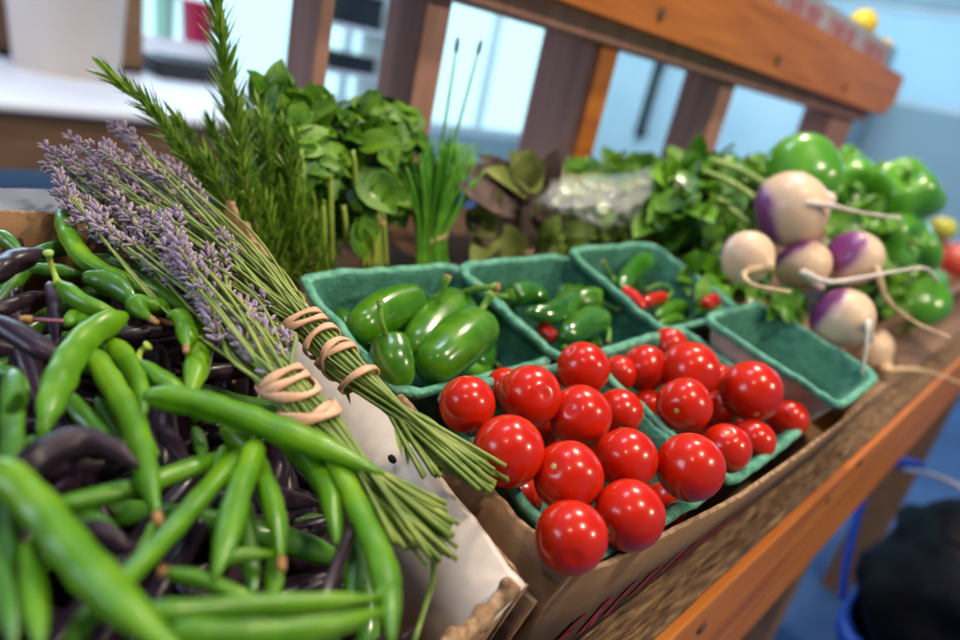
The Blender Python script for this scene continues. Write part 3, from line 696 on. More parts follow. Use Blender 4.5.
# ------------------------------------------------------------------ beans
def topn(v):
    T = [(190, -.158), (300, -.150), (400, -.143), (500, -.137), (640, -.128), (700, -.126)]
    for (a, x), (b, y) in zip(T, T[1:]):
        if v <= b: return x + (y - x) * max(0, (v - a)) / (b - a)
    return T[-1][1]
def bean(pts, w, layer, lab, mt='bean', stem=None, smat='bean_stem', ends=(.35, .12), grp='beans in the box', name='green_bean', ridge=.13, tip=None):
    P = [U(p[0], p[1], topn(p[1]) - .0078 * (layer + (p[2] if len(p) > 2 else 0))) for p in pts]
    Rm = pxr(P[len(P) // 2], w) / 2; Rm = min(max(Rm, .0007 if w < 8 else .0020), .0060)
    L = sum((b - a).length for a, b in zip(P, P[1:])); n = max(16, min(60, int(L / .0022)))
    Q = catmull(P, n); rnd = random.Random(int(sum(p[0] + 3 * p[1] for p in pts))); ph = rnd.uniform(0, 6); k = L / .011 * 2 * PI
    m = MB(); e0 = min(.35, Rm * 2.2 / L); e1 = min(.5, Rm * 6.5 / L)
    def rf(t):
        a = ends[0] + (1 - ends[0]) * math.sin(min(1, t / e0) * PI / 2) ** .8
        b = ends[1] + (1 - ends[1]) * math.sin(min(1, (1 - t) / e1) * PI / 2) ** .9
        return Rm * min(a, b) * (1 + .045 * math.sin(k * t + ph) + .02 * math.sin(2.3 * k * t))
    def cs(t, a):
        g = 1 - ridge * math.exp(-((math.sin((a - ph) / 2)) / .10) ** 2) + .05 * math.exp(-((math.sin((a - ph) / 2)) / .28) ** 2) - .05 * math.exp(-((math.cos((a - ph) / 2)) / .10) ** 2)
        tw = a + .5 * math.sin(t * 2 + ph)
        x, y = math.cos(a) * g * 1.10, math.sin(a) * g * .86
        c_, s_ = math.cos(ph + t), math.sin(ph + t)
        return (x * c_ - y * s_, x * s_ + y * c_)
    sweep(m, Q, rf, 24, cs=cs)
    o = m.build(name, M[mt], tagd=(lab, 'bean', grp))
    if stem:
        S = [Q[0]] + [U(p[0], p[1], topn(p[1]) - .0078 * (layer + (p[2] if len(p) > 2 else 0))) for p in stem]
        m = MB(); S = catmull(S, 12); rs = .0009
        sweep(m, S, lambda t: rs * (1 + 1.1 * math.exp(-t * 7) + .9 * max(0, t - .85) / .15), 9); m.build('stem', M[smat], o)
    if tip:
        m = MB(); d = (Q[-1] - Q[-2]).normalized()
        sweep(m, [Q[-1] - d * .001, Q[-1] + d * .0006, Q[-1] + d * .0022], lambda t: .0013 * (1 - .3 * t), 9); m.build('dry_tip', M['bean_stem_brown'], o)
    return o
BEANS = [
 # pts, w, layer, label, kwargs
 ([(58, 284), (80, 301), (105, 311), (126, 317, .4)], 19, .2, 'short green bean with a pale upright stem beside the box back', dict(stem=[(55, 276), (50, 262, -.6), (48, 252, -1.2)])),
 ([(126, 316), (96, 330), (74, 352), (58, 385), (46, 420), (39, 444, .6)], 30, -.1, 'broad curved green bean with a bright edge, arching over the purple bean', {}),
 ([(82, 277), (96, 279), (116, 287), (138, 304)], 23, .8, 'stubby dark topped green bean next to the bent one', dict(mt='bean_dark')),
 ([(172, 308, .5), (152, 305), (136, 302), (140, 311), (153, 320)], 20, .4, 'sharply bent green bean with a brown tip', dict(tip=1)),
 ([(63, 212), (69, 236), (88, 262), (125, 282), (165, 298), (190, 318), (199, 350), (192, 385), (186, 400)], 22, .9, 'longest green bean curling from the back wall down to the heap', {}),
 ([(168, 316), (180, 315), (187, 330), (186, 349)], 21, .3, 'short pale green hooked bean inside the long curl', dict(tip=1)),
 ([(28, 268), (56, 270), (88, 275)], 12, 1.6, 'green bean lying straight in front of the box back wall', dict(mt='bean_dark')),
 ([(-10, 232), (8, 242), (24, 256)], 16, 1.3, 'green bean end against the back wall, half out of view', dict(mt='bean_dark')),
 ([(90, 257), (128, 270), (162, 286), (190, 312)], 22, 1.8, 'dark green bean lying under the lavender heads', dict(mt='bean_dark')),
 ([(90, 350), (108, 378), (124, 405), (136, 430), (145, 470), (157, 518)], 23, .35, 'long straight green bean ending in a brown node', dict(tip=1)),
 ([(103, 340), (120, 354), (134, 374), (141, 398), (143, 425)], 22, .8, 'green bean running beside the long straight one', dict()),
 ([(137, 363), (152, 373), (170, 385), (192, 398)], 22, .6, 'fat green bean with a pointed stem, just behind the big double ridged one', dict(stem=[(140, 352), (148, 345, -.4)])),
 ([(143, 395), (200, 404), (262, 424), (320, 446), (384, 474)], 33, -.6, 'big bright double ridged green bean stretching towards the lavender', dict(ridge=.2)),
 ([(66, 326), (76, 316), (85, 322), (82, 340), (74, 356)], 15, .8, 'small looped green bean behind the broad curved one', {}),
 ([(258, 440), (252, 456), (236, 500), (226, 540), (214, 580)], 23, 0, 'green bean standing across the middle with a smooth bright side', {}),
 ([(240, 452), (200, 498), (164, 538), (120, 585), (66, 648)], 25, .5, 'long green bean slanting from the centre to the lower corner', {}),
 ([(222, 428), (248, 450), (264, 482), (276, 520), (281, 563)], 25, .9, 'glossy green bean with a white streak, behind the crossing beans', dict(tip=1)),
 ([(50, 508), (92, 498), (132, 488), (178, 472), (222, 456), (238, 446)], 22, 1.1, 'green bean with a brown scar lying across the purple bean gap', {}),
 ([(60, 508), (88, 518), (110, 534), (126, 552)], 19, 1.6, 'short green bean under the scarred one', dict(mt='bean_dark')),
 ([(-8, 462), (36, 505), (80, 560), (128, 610), (185, 660)], 46, -1.0, 'thick blurred green bean crossing the near corner of the heap', {}),
 ([(12, 370), (12, 440), (10, 520), (2, 600)], 24, .2, 'dark green bean standing on end at the near edge', dict(mt='bean_dark')),
 ([(31, 540), (33, 580), (40, 650)], 19, -.2, 'short green bean with a blue glint on its tip, by the thick one', {}),
 ([(-12, 545), (6, 600), (14, 650)], 24, .2, 'dark green bean cut off by the picture edge low down', dict(mt='bean_dark')),
 ([(140, 613), (200, 610), (260, 605), (320, 603), (377, 598)], 19, -.2, 'straight green bean lying level along the near side', {}),
 ([(165, 634), (250, 636), (330, 627), (386, 610)], 26, -.5, 'thick green bean nearest the viewer, lying level', {}),
 ([(165, 573), (200, 580), (238, 594), (266, 604)], 18, .5, 'green bean with a tan stem end above the level ones', dict(stem=[(160, 572)], smat='bean_stem_brown')),
 ([(212, 563), (240, 556), (274, 553)], 9, .9, 'thin green bean behind the upright bright one', {}),
 ([(281, 440), (308, 462), (330, 496), (337, 546)], 27, .6, 'broad green bean turning down beside the lavender stalks', {}),
 ([(326, 452), (345, 480), (364, 520), (384, 570), (392, 645)], 25, .1, 'long green bean hanging along the white box side', {}),
 ([(352, 520), (354, 560), (350, 604)], 23, 1.5, 'green bean in shade behind the long hanging one', dict(mt='bean_dark')),
 ([(362, 606, .4), (378, 595), (394, 584), (402, 580)], 5, -.2, 'thin green bean tendril touching the white box side', dict(ends=(.6, .3))),
 ([(5, 448), (44, 443), (80, 447)], 12, .8, 'light topped green bean behind the curved purple bean', {}),
 ([(66, 394), (82, 414), (98, 432), (116, 458)], 17, 1.4, 'dark green bean sunk behind the broad curved bean', dict(mt='bean_dark')),
 ([(97, 398), (112, 424), (126, 450)], 15, 1.5, 'spotted green bean sunk beside the long straight one', dict(mt='bean_dark')),
 ([(-6, 368), (14, 376), (30, 392)], 13, 1.3, 'green bean stub below the long purple bean', dict(mt='bean_dark')),
 ([(12, 412, .5), (18, 400, -.6), (21, 391, -1.6)], 16, -1, 'blurred pale green bean tip pointing at the viewer', {}),
 ([(195, 428), (200, 444), (203, 460)], 14, 1.3, 'green bean end below the big double ridged bean', dict(mt='bean_dark')),
 ([(224, 446), (219, 462), (214, 480)], 8, .9, 'thin green bean between the scarred one and the upright one', {}),
 ([(246, 500), (250, 555), (254, 598)], 13, 1.7, 'green bean standing in shade behind the upright bright one', dict(mt='bean_dark')),
 ([(274, 548), (274, 580), (270, 606)], 13, 1.7, 'pale green bean stub below the glossy streaked one', {}),
 ([(94, 608), (80, 628), (66, 650)], 20, .9, 'green bean stub low down beyond the thick blurred one', {}),
 ([(142, 424), (148, 436), (158, 455)], 5, .8, 'thin hooked green bean stalk by the purple streak', dict(ends=(.6, .6))),
 ([(152, 524), (146, 538), (137, 552)], 6, .4, 'thin green stalk below the brown node', dict(mt='bean', ends=(.6, .6))),
 ([(-14, 282), (8, 264), (38, 254), (52, 256)], 27, .3, 'fat shiny purple bean by the back wall', dict(mt='bean_purple', name='purple_bean')),
 ([(-12, 318), (18, 334), (44, 350), (68, 362)], 27, .5, 'long purple bean with a blue sheen under the broad curved one', dict(mt='bean_purple', name='purple_bean')),
 ([(-8, 312), (20, 302), (48, 292)], 15, 1.4, 'dark purple bean in shade behind the shiny ones', dict(mt='bean_purple', name='purple_bean')),
 ([(14, 486, .6), (42, 456), (78, 443), (110, 449), (128, 460), (139, 467)], 29, -.1, 'curved purple bean with a blue top and thin hooked end', dict(mt='bean_purple', name='purple_bean', ends=(.5, .15))),
 ([(74, 534), (100, 536), (134, 552)], 27, 1.0, 'purple bean in the dark gap beside the thick blurred one', dict(mt='bean_purple', name='purple_bean')),
 ([(160, 425), (172, 442), (188, 464)], 16, 1.4, 'purple bean stub under the big double ridged bean', dict(mt='bean_purple', name='purple_bean')),
 ([(352, 524), (338, 564), (322, 606)], 12, .6, 'thin brownish purple bean leaning beside the white box side', dict(mt='bean_purple', name='purple_bean', ends=(.6, .4))),
 ([(50, 282), (53, 302), (57, 345)], 11, 1.4, 'thin purple bean pointing up behind the looped one', dict(mt='bean_purple', name='purple_bean')),
 ([(112, 335), (150, 332), (184, 330)], 15, 1.5, 'glossy purple bean in the dark hollow under the bent bean', dict(mt='bean_purple', name='purple_bean')),
 ([(64, 321), (45, 320), (28, 319)], 4, .6, 'detached thin purple stalk with a tan end', dict(mt='bean_stem_purple', name='purple_bean', ends=(.9, .9), tip=1)),
]
for pts, w, ly, lab, kw in BEANS: bean(pts, w, ly, lab, **kw)
# the beans below: dark skins chosen to paint the shade in the gaps
rnd = random.Random(11)
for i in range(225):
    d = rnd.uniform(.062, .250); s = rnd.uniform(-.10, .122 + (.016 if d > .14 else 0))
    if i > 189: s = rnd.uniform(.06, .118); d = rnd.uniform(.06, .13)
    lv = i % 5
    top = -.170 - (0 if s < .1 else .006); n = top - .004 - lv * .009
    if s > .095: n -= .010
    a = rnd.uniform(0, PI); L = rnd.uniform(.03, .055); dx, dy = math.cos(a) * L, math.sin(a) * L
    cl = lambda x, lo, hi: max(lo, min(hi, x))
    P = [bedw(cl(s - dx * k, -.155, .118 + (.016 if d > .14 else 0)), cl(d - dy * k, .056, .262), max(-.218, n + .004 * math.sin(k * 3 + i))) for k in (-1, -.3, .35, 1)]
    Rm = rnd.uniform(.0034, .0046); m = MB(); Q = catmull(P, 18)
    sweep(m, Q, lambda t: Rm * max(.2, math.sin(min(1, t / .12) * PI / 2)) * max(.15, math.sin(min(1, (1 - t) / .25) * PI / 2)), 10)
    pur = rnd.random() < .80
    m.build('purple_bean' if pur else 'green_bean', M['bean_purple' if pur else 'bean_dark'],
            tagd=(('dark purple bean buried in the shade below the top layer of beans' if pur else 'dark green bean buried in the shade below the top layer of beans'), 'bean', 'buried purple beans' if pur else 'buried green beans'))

# ------------------------------------------------------------------ lavender
def spike_mesh(seed, L=.022, R=.0028):
    rnd = random.Random(seed); m = MB(); nw = 8
    for w in range(nw):
        z = L * (w / nw) ** .9 - L * .5 + (.0 if w else -.004) + rnd.uniform(-.0006, .0006); rr = R * (.62 + .5 * math.sin(PI * (w + .8) / (nw + .6)))
        for k in range(6):
            if rnd.random() < .26: continue
            a = k / 6 * 2 * PI + w * .5 + rnd.uniform(-.2, .2); d = Vector((math.cos(a), math.sin(a), .9 + rnd.uniform(-.2, .3))).normalized()
            ball(m, Vector((math.cos(a) * rr * .45, math.sin(a) * rr * .45, z)) + d * rr * .45, Vector((.0007, .0007, .0016 + rnd.uniform(-.0004, .0006))), 6, 5, M=rotto(d))
    me = bpy.data.meshes.new('flower_spike'); me.from_pydata(m.v, [], m.f)
    for p in me.polygons: p.use_smooth = True
    me.materials.append(M['lflow']); return me
SPK = [spike_mesh(i, L=.019 + .003 * (i % 3)) for i in range(4)]
def lav(label, heads, bands, ends, seed, nst, rb):
    """heads: list of (u, v, n) ; bands: list of (u,v,n) centres; ends: list of (u,v,n)"""
    rnd = random.Random(seed)
    B0 = [U(*b) for b in bands]; ax = (B0[-1] - B0[0]).normalized(); e1 = ax.cross(BN).normalized(); e2 = e1.cross(ax).normalized()
    root = empty('lavender_bunch', B0[0], label, 'lavender bunch')
    for i in range(nst):
        rr = math.sqrt((i + .5) / nst) * rb * .92; a = i * 2.39996
        off = e1 * (math.cos(a) * rr) + e2 * (math.sin(a) * rr * .8)
        h = heads[i % len(heads)]; H = U(h[0] + rnd.uniform(-12, 12), h[1] + rnd.uniform(-10, 10), h[2] + rnd.uniform(-.008, .003))
        k = .5 + .5 * (math.cos(a) * rr / rb)            # sort the cut ends across the bunch
        e = ends[min(len(ends) - 1, int(k * len(ends)))]; E = U(e[0] + rnd.uniform(-9, 9), e[1] + rnd.uniform(-9, 9), e[2] + rnd.uniform(-.003, .003))
        pts = [H, H.lerp(B0[0] + off * 1.7, .55) + Vector((rnd.uniform(-.005, .005), rnd.uniform(-.004, .004), rnd.uniform(-.004, .005)))] + [b + off for b in B0] + [E]
        P = catmull(pts, 30); m = MB(); rs = rnd.uniform(.00055, .00085)
        sweep(m, P, lambda t: rs * (.75 + .45 * t), 6)
        if i % 5 == 0:                                     # a narrow leaf on the stalk
            q = P[rnd.randrange(19, 27)]; dd = (P[-1] - P[-4]).normalized() + e1 * rnd.uniform(-.6, .6)
            leaf(m, q, dd, BN, rnd.uniform(.012, .022), .0024, curl=.3, fold=.2, nl=5)
        so = m.build('flower_stalk', M['lstem'], root)
        dirn = ((P[0] - P[2]).normalized() + Vector((rnd.uniform(-.3, .3), rnd.uniform(-.3, .3), rnd.uniform(-.2, .3)))).normalized()
        fo = bpy.data.objects.new('flower_spike', SPK[i % 4]); C.objects.link(fo); fo.parent = so
        fo.location = P[0] - root.location; fo.rotation_mode = 'QUATERNION'; fo.rotation_quaternion = dirn.to_track_quat('Z', 'Y'); s_ = rnd.uniform(.85, 1.2); fo.scale = (s_, s_, s_)
    return root, B0, ax, e1, e2
def loops(root, c, ax, e1, e2, r, tilt, n=1, seed=0, w=.00135):
    """one rubber band turn round the bunch"""
    m = MB(); rnd = random.Random(seed)
    for k in range(n):
        tx = tilt + k * .45; pts = []
        for i in range(41):
            a = 2 * PI * i / 40; rr = r * (1 + .03 * math.sin(3 * a + seed + k))
            pts.append(c + ax * (k * .0016 + math.sin(a) * math.tan(tx) * r * .6) + e1 * (math.cos(a) * rr) + e2 * (math.sin(a) * rr * .86))
        nn = len(pts); vs = []
        for i in range(nn):
            rad = (pts[i] - c); rad = (rad - ax * rad.dot(ax)).normalized(); tg = (pts[(i + 1) % (nn - 1)] - pts[(i - 1) % (nn - 1)]).normalized(); wd = tg.cross(rad).normalized()
            ww = w * (1 + .25 * math.sin(i * .5 + seed))
            vs += [pts[i] - wd * ww + rad * .0001, pts[i] - wd * ww * .8 + rad * .0008, pts[i] + wd * ww * .8 + rad * .0008, pts[i] + wd * ww + rad * .0001]
        m.add(vs, [(i * 4 + j, i * 4 + (j + 1) % 4, (i + 1) * 4 + (j + 1) % 4, (i + 1) * 4 + j) for i in range(nn - 1) for j in range(4)])
    return m.build('rubber_band', M['rubber'], root)
rnd = random.Random(5)
# bunch lying higher, against the jalapeno basket
H1 = [(u + 16 - u * .06, v + 4, n - .026 * max(0, min(1, (250 - u) / 90))) for u, v, n in ((52, 160, -.125), (75, 150, -.122), (98, 140, -.118), (118, 132, -.116), (135, 140, -.118), (62, 178, -.128), (88, 170, -.124), (112, 162, -.122), (140, 160, -.122), (160, 172, -.124),
      (80, 196, -.130), (110, 190, -.130), (138, 186, -.128), (165, 190, -.130), (185, 200, -.132), (150, 206, -.134), (122, 212, -.136), (180, 222, -.138), (205, 232, -.140), (225, 262, -.148), (240, 282, -.150), (198, 250, -.144), (100, 178, -.128), (150, 186, -.130), (172, 208, -.134), (214, 246, -.144), (240, 258, -.144), (256, 284, -.148), (266, 300, -.149), (232, 240, -.142), (210, 222, -.138))]
b1 = [(302, 322, -.150), (328, 347, -.150), (352, 372, -.150)]
E1 = [(440, 545, -.158), (446, 478, -.158), (462, 482, -.158), (482, 486, -.156), (498, 484, -.155), (500, 474, -.153), (470, 462, -.152)]
E1 = [(452, 468, -.158), (432, 470, -.158), (470, 478, -.157), (488, 486, -.156), (500, 482, -.155), (498, 470, -.153), (480, 462, -.152)]
r1, B0, ax, e1, e2 = lav('tied lavender bunch lying against the first pulp basket', H1, b1, E1, 31, 54, .0068)
loops(r1, B0[0], ax, e1, e2, .0076, .35, 2, 1); loops(r1, B0[0].lerp(B0[1], .8), ax, e1, e2, .0074, -.25, 1, 2); loops(r1, B0[1].lerp(B0[2], .35), ax, e1, e2, .0075, .5, 1, 3)
loops(r1, B0[1].lerp(B0[2], .45), ax, e1, e2, .0077, -.55, 1, 5, w=.0013); loops(r1, B0[2] + ax * .004, ax, e1, e2, .0074, .4, 1, 4)
# bunch lying lower, over the beans
H2 = [(u + 12 - u * .05, v + 4, n - .018 * max(0, min(1, (180 - u) / 60))) for u, v, n in ((72, 196, -.132), (88, 212, -.136), (104, 222, -.138), (122, 236, -.142), (142, 232, -.140), (130, 214, -.138), (160, 226, -.140), (178, 240, -.142), (158, 252, -.146), (188, 262, -.146), (204, 276, -.148),
      (214, 296, -.150), (236, 312, -.150), (244, 330, -.150), (196, 300, -.152), (222, 330, -.152), (252, 340, -.148), (270, 338, -.146), (60, 186, -.130), (118, 200, -.134), (150, 240, -.138), (175, 262, -.140), (195, 284, -.142), (212, 300, -.144), (228, 316, -.144), (240, 300, -.144), (215, 272, -.140), (236, 335, -.146), (186, 250, -.137), (165, 232, -.135), (252, 322, -.144))]
b2 = [(281, 380, -.143), (302, 404, -.144), (326, 430, -.146)]
E2 = [(405, 530, -.150), (400, 545, -.152), (420, 542, -.152), (436, 556, -.152), (450, 552, -.152), (452, 530, -.152), (440, 508, -.150)]
r2, B0, ax, e1, e2 = lav('tied lavender bunch lying over the beans and the white box side', H2, b2, E2, 57, 62, .0066)
loops(r2, B0[0], ax, e1, e2, .0074, .2, 3, 6); loops(r2, B0[1].lerp(B0[2], .25), ax, e1, e2, .0076, 1.0, 1, 7, w=.0018); loops(r2, B0[2] - ax * .003, ax, e1, e2, .0072, -.3, 1, 8)
m = MB(); P = catmull([U(434, 556, -.152), U(433, 580, -.160), U(426, 604, -.166), U(414, 642, -.168)], 14); sweep(m, P, lambda t: pxr(P[0], 3.6) * (1 - .2 * t), 8)
m.build('loose_stalk', M['lstem'], tagd=('single loose lavender stalk hanging over the white box side', 'stalk'))

# ------------------------------------------------------------------ rosemary
def sprig(m, ms, P, R0, nl, L, spread, seed, w=.0021, ang=.7):
    rnd = random.Random(seed); Q = catmull(P, 60); sweep(ms, Q, lambda t: R0 * (1 - .6 * t), 7)
    for i in range(nl):
        t = .04 + .96 * i / nl; q = Q[int(t * 60)]; dd = (Q[min(60, int(t * 60) + 1)] - Q[max(0, int(t * 60) - 1)]).normalized()
        a = i * 2.4 + rnd.uniform(-.3, .3); e = dd.orthogonal().normalized(); f = dd.cross(e); out = e * math.cos(a) + f * math.sin(a)
        an = ang * rnd.uniform(.7, 1.25) * (1 - .45 * t * t); v = dd * math.cos(an) + out * math.sin(an)
        leaf(m, q, v, dd - v * .3, L * rnd.uniform(.7, 1.15) * (1 - .3 * t), w, curl=rnd.uniform(-.1, .25), fold=-.3, nl=3, tipp=.6)
ro = empty('rosemary_bunch', U(270, 275, -.21), 'tall green rosemary bunch with needle leaves standing behind the lavender', 'rosemary')
YR = .315
SPR = [([(262, 275), (245, 190), (232, 110), (221, 40), (213, -20)], .0013, 270, .022),
       ([(285, 290), (232, 215), (190, 160), (150, 108), (108, 73)], .0012, 240, .019),
       ([(262, 280), (222, 210), (198, 150), (176, 118)], .0010, 110, .019),
       ([(272, 285), (252, 210), (240, 150), (236, 100)], .0010, 120, .021),
       ([(280, 285), (275, 220), (268, 160), (262, 110)], .0010, 120, .021),
       ([(288, 285), (292, 230), (288, 180), (280, 130)], .0010, 110, .020),
       ([(276, 290), (246, 240), (224, 190), (208, 160)], .0010, 110, .020),
       ([(296, 285), (305, 240), (306, 190), (302, 140)], .0010, 100, .020),
       ([(300, 290), (322, 250), (330, 210), (333, 170)], .0009, 90, .018),
       ([(280, 292), (256, 262), (240, 235), (226, 215)], .0009, 80, .018)]
rr_ = random.Random(77)
for i in range(15):
    ub = 255 + i * 5; vt = rr_.uniform(120, 215); ut = ub - rr_.uniform(-5, 60) * (270 - vt) / 130
    SPR.append(([(ub + 10, 290), ((ub * 2 + ut) / 3, 240), ((ub + 2 * ut) / 3, (240 + vt) / 2), (ut, vt)], .0009, 95, rr_.uniform(.018, .024)))
for i, (pl, R0, nl, L) in enumerate(SPR):
    yb = YR + (.0 if i < 2 else (i % 3 - 1) * .012)
    P = [Uy(u, v, yb + .004 * j) for j, (u, v) in enumerate(pl)]; m = MB(); ms = MB(); sprig(m, ms, P, R0, nl, L, 1, i + 50)
    so = ms.build('sprig_stem', M['rosestem'], ro); m.build('needles', M['rose'], so)

# ------------------------------------------------------------------ leafy herbs
def in_view_normal(p): return (EYE - p).normalized()
def leafy(root, name, cx, cy, rx, ry, y0, yd, nleaf, L, W, mt, seed, down=.2, nl=5, curl=.5, wave=0):
    rnd = random.Random(seed); m = MB()
    for i in range(nleaf):
        a = rnd.uniform(0, 2 * PI); r = math.sqrt(rnd.random()); u = cx + rx * r * math.cos(a); v = cy + ry * r * math.sin(a)
        p = Uy(u, v, y0 + yd * (r - .6) + rnd.uniform(-.5, .3) * yd)
        d = Vector((rnd.uniform(-1, 1) + math.cos(a) * .5, rnd.uniform(-1, .3), rnd.uniform(-.7, .7) - math.sin(a) * .6 - down))
        nr = in_view_normal(p) * .6 + Vector((rnd.uniform(-.6, .6), rnd.uniform(-.6, .6), rnd.uniform(.1, 1)))
        l = L * rnd.uniform(.6, 1.15); leaf(m, p - d.normalized() * l * .5, d, nr, l, W * l / L * rnd.uniform(.85, 1.15), curl=curl * rnd.uniform(0, 1.3), fold=.22, nl=nl, wave=wave)
    return m.build(name, mt, root)
hb = empty('celery_leaf_bunch', Uy(320, 265, .34), 'leafy green herb bunch with pale stalks between rosemary and basil', 'herb bunch')
leafy(hb, 'foliage', 312, 175, 52, 78, .340, .03, 300, .024, .011, M['basil'], 3)
leafy(hb, 'upper_foliage', 275, 110, 28, 34, .36, .02, 60, .024, .010, M['basil'], 4, down=-.6)
m = MB()
for (u, v0, v1) in ((311, 180, 212), (329, 165, 262), (343, 205, 235), (300, 150, 180), (322, 200, 262), (352, 150, 178)):
    P = catmull([Uy(u, v0, .318), Uy(u + 2, (v0 + v1) / 2, .316), Uy(u + 3, v1 + 8, .318)], 8); m = MB(); sweep(m, P, lambda t: .0016, 8); m.build('stalk', M['celery'], hb)
ba = empty('basil_bunch', Uy(376, 265, .33), 'glossy basil bunch tied with a tan band, leaning by the second post', 'herb bunch')
leafy(ba, 'foliage', 378, 150, 46, 54, .345, .03, 230, .023, .013, M['basil'], 8, wave=.05)
leafy(ba, 'lower_foliage', 385, 192, 22, 16, .325, .02, 26, .030, .020, M['basil'], 9)
m = MB()
for (a, b) in (((366, 215), (368, 268)), ((372, 215), (376, 268)), ((380, 215), (372, 268)), ((383, 212), (386, 268)), ((377, 215), (381, 270)), ((370, 215), (362, 268)), ((376, 218), (377, 268))):
    P = catmull([Uy(a[0], a[1] - 30, .335), Uy(*a, .318), Uy((a[0] + b[0]) / 2, (a[1] + b[1]) / 2, .315), Uy(*b, .316)], 12); m = MB(); sweep(m, P, lambda t: .0017, 8); m.build('stalk', M['celery'], ba)
def bandring(root, cu, cv, y, ru, tilt=.2, flat=.5):
    c = Uy(cu, cv, y); R = pxr(c, ru); m = MB(); pts = [c + Vector((math.cos(a) * R, math.sin(a) * R * flat, math.cos(a) * R * tilt)) for a in [2 * PI * i / 32 for i in range(33)]]
    sweep(m, pts, lambda t: .0011, 8, cs=lambda t, a: (math.cos(a) * 1.4, math.sin(a) * .7), caps=False); m.build('rubber_band', M['rubber'], root)
bandring(ba, 374, 220, .318, 12, -.2, .7)
leafy(ba, 'front_leaves', 366, 236, 8, 14, .312, .01, 7, .024, .014, M['basil'], 10, down=1)
# chives
ch = empty('chive_bunch', Uy(436, 268, .33), 'upright bunch of green chives tied with a tan band', 'chives')
rnd = random.Random(21)
for i in range(120):
    k = rnd.uniform(-1, 1); kk = rnd.uniform(-1, 1)
    b = Uy(434 + k * 17, 275, .325 + kk * .006); w_ = Uy(432 + k * 15, 238, .325 + kk * .006)
    tu = 446 + k * 42 + rnd.uniform(-6, 6); tv = 138 + abs(k) * 28 + rnd.uniform(-12, 30)
    t_ = Uy(tu, tv, .330 + kk * .02); mid = w_.lerp(t_, .5) + Vector((0, 0, .002))
    if i == 0: t_ = Uy(456, 50, .335)
    if i == 1: t_ = Uy(478, 52, .335)
    P = catmull([b, w_, w_.lerp(t_, .5) + Vector((-k * .003, 0, 0)), t_], 14); m = MB(); sweep(m, P, lambda t: .0015 * (1 - .55 * t), 7)
    o = m.build('blade', M['chive'], ch)
    if i < 2:
        m = MB(); dd = (P[-1] - P[-2]).normalized(); ball(m, P[-1] + dd * .003, Vector((.0016, .0016, .0055)), 10, 8, M=rotto(dd)); m.build('flower_bud', M['bud'], o)
bandring(ch, 432, 237, .325, 18, .25, .45)
# sage
sg = empty('sage_bunch', Uy(525, 262, .33), 'purple and green sage bunch tied with a tan band', 'sage')
rnd = random.Random(4)
SG = [(470, 175, 515, 215, 0), (478, 160, 520, 205, 0), (492, 150, 530, 200, 0), (505, 160, 525, 195, 0), (556, 150, 540, 200, 0), (548, 160, 535, 215, 0), (470, 240, 500, 190, 1), (500, 180, 512, 240, 1), (505, 158, 533, 200, 1), (516, 150, 540, 190, 1),
      (528, 245, 548, 195, 1), (540, 235, 565, 190, 1), (530, 150, 528, 190, 1), (480, 215, 505, 250, 0), (495, 205, 520, 245, 0), (465, 205, 495, 235, 1), (560, 205, 545, 245, 0), (545, 200, 530, 245, 0), (520, 215, 527, 250, 0), (486, 185, 512, 245, 0), (475, 255, 495, 232, 1), (508, 225, 515, 262, 1)]
gm = MB(); pm = MB()
for i, (u0, v0, u1, v1, g) in enumerate(SG):
    a = Uy(u1, v1, .316 + .008 * (i % 3)); b = Uy(u0, v0, .308 + .010 * (i % 4)); leaf(gm if g else pm, a, b - a, in_view_normal(a) + Vector((0, 0, .5)), (b - a).length, .020 + .005 * (i % 2), curl=.35, fold=.2, nl=8, tipp=1)
for i in range(40):
    u = rnd.uniform(465, 560); v = rnd.uniform(170, 262); a = Uy(u, v, rnd.uniform(.325, .36)); d = Vector((rnd.uniform(-1, 1), rnd.uniform(-.5, .5), rnd.uniform(-.2, 1)))
    leaf(gm if i % 3 == 0 else pm, a, d, in_view_normal(a) + Vector((rnd.uniform(-.5, .5), 0, rnd.uniform(0, .6))), rnd.uniform(.016, .026), .011, curl=.4, nl=6)
gm.build('green_leaves', M['sage'], sg); pm.build('purple_leaves', M['sage_p'], sg)
m = MB()
for k in range(5):
    P = catmull([Uy(519 + k * 3, 268, .315), Uy(518 + k * 3, 245, .316), Uy(522 + k * 2, 210, .322), Uy(515 + k * 7, 175, .330)], 10); m = MB(); sweep(m, P, lambda t: .0016, 7); m.build('stalk', M['sage_p'], sg)
bandring(sg, 525, 250, .316, 10, .0, .7)

# ------------------------------------------------------------------ greens in clear bags
bg = empty('bagged_greens', Uy(620, 250, .34), 'leafy greens under a crumpled clear plastic bag, behind the third basket', 'greens')
leafy(bg, 'foliage', 612, 212, 68, 38, .335, .05, 190, .034, .016, M['greens_pale'], 13, curl=.6)
leafy(bg, 'dark_foliage', 625, 178, 70, 20, .365, .03, 120, .040, .022, M['greens'], 14, curl=.6)
leafy(bg, 'lower_foliage', 602, 238, 66, 22, .315, .02, 150, .028, .014, M['greens_pale'], 15, curl=.6)
m = MB(); nu, nv = 46, 26; vs = []
for j in range(nv + 1):
    for i in range(nu + 1):
        a, b = i / nu, j / nv; u = 538 + 158 * a + 8 * math.sin(b * 9); v = 166 + 72 * b + 10 * math.sin(a * PI * 1.3) - 4 * a
        nz = noise.noise(Vector((a * 6, b * 5, 2))) * .012 + abs(noise.noise(Vector((a * 15, b * 12, 5)))) * .010
        y = .325 - .060 * math.sin(PI * b) ** .7 * math.sin(PI * a) ** .5 - nz
        vs.append(Uy(u + nz * 300, v + nz * 200, y))
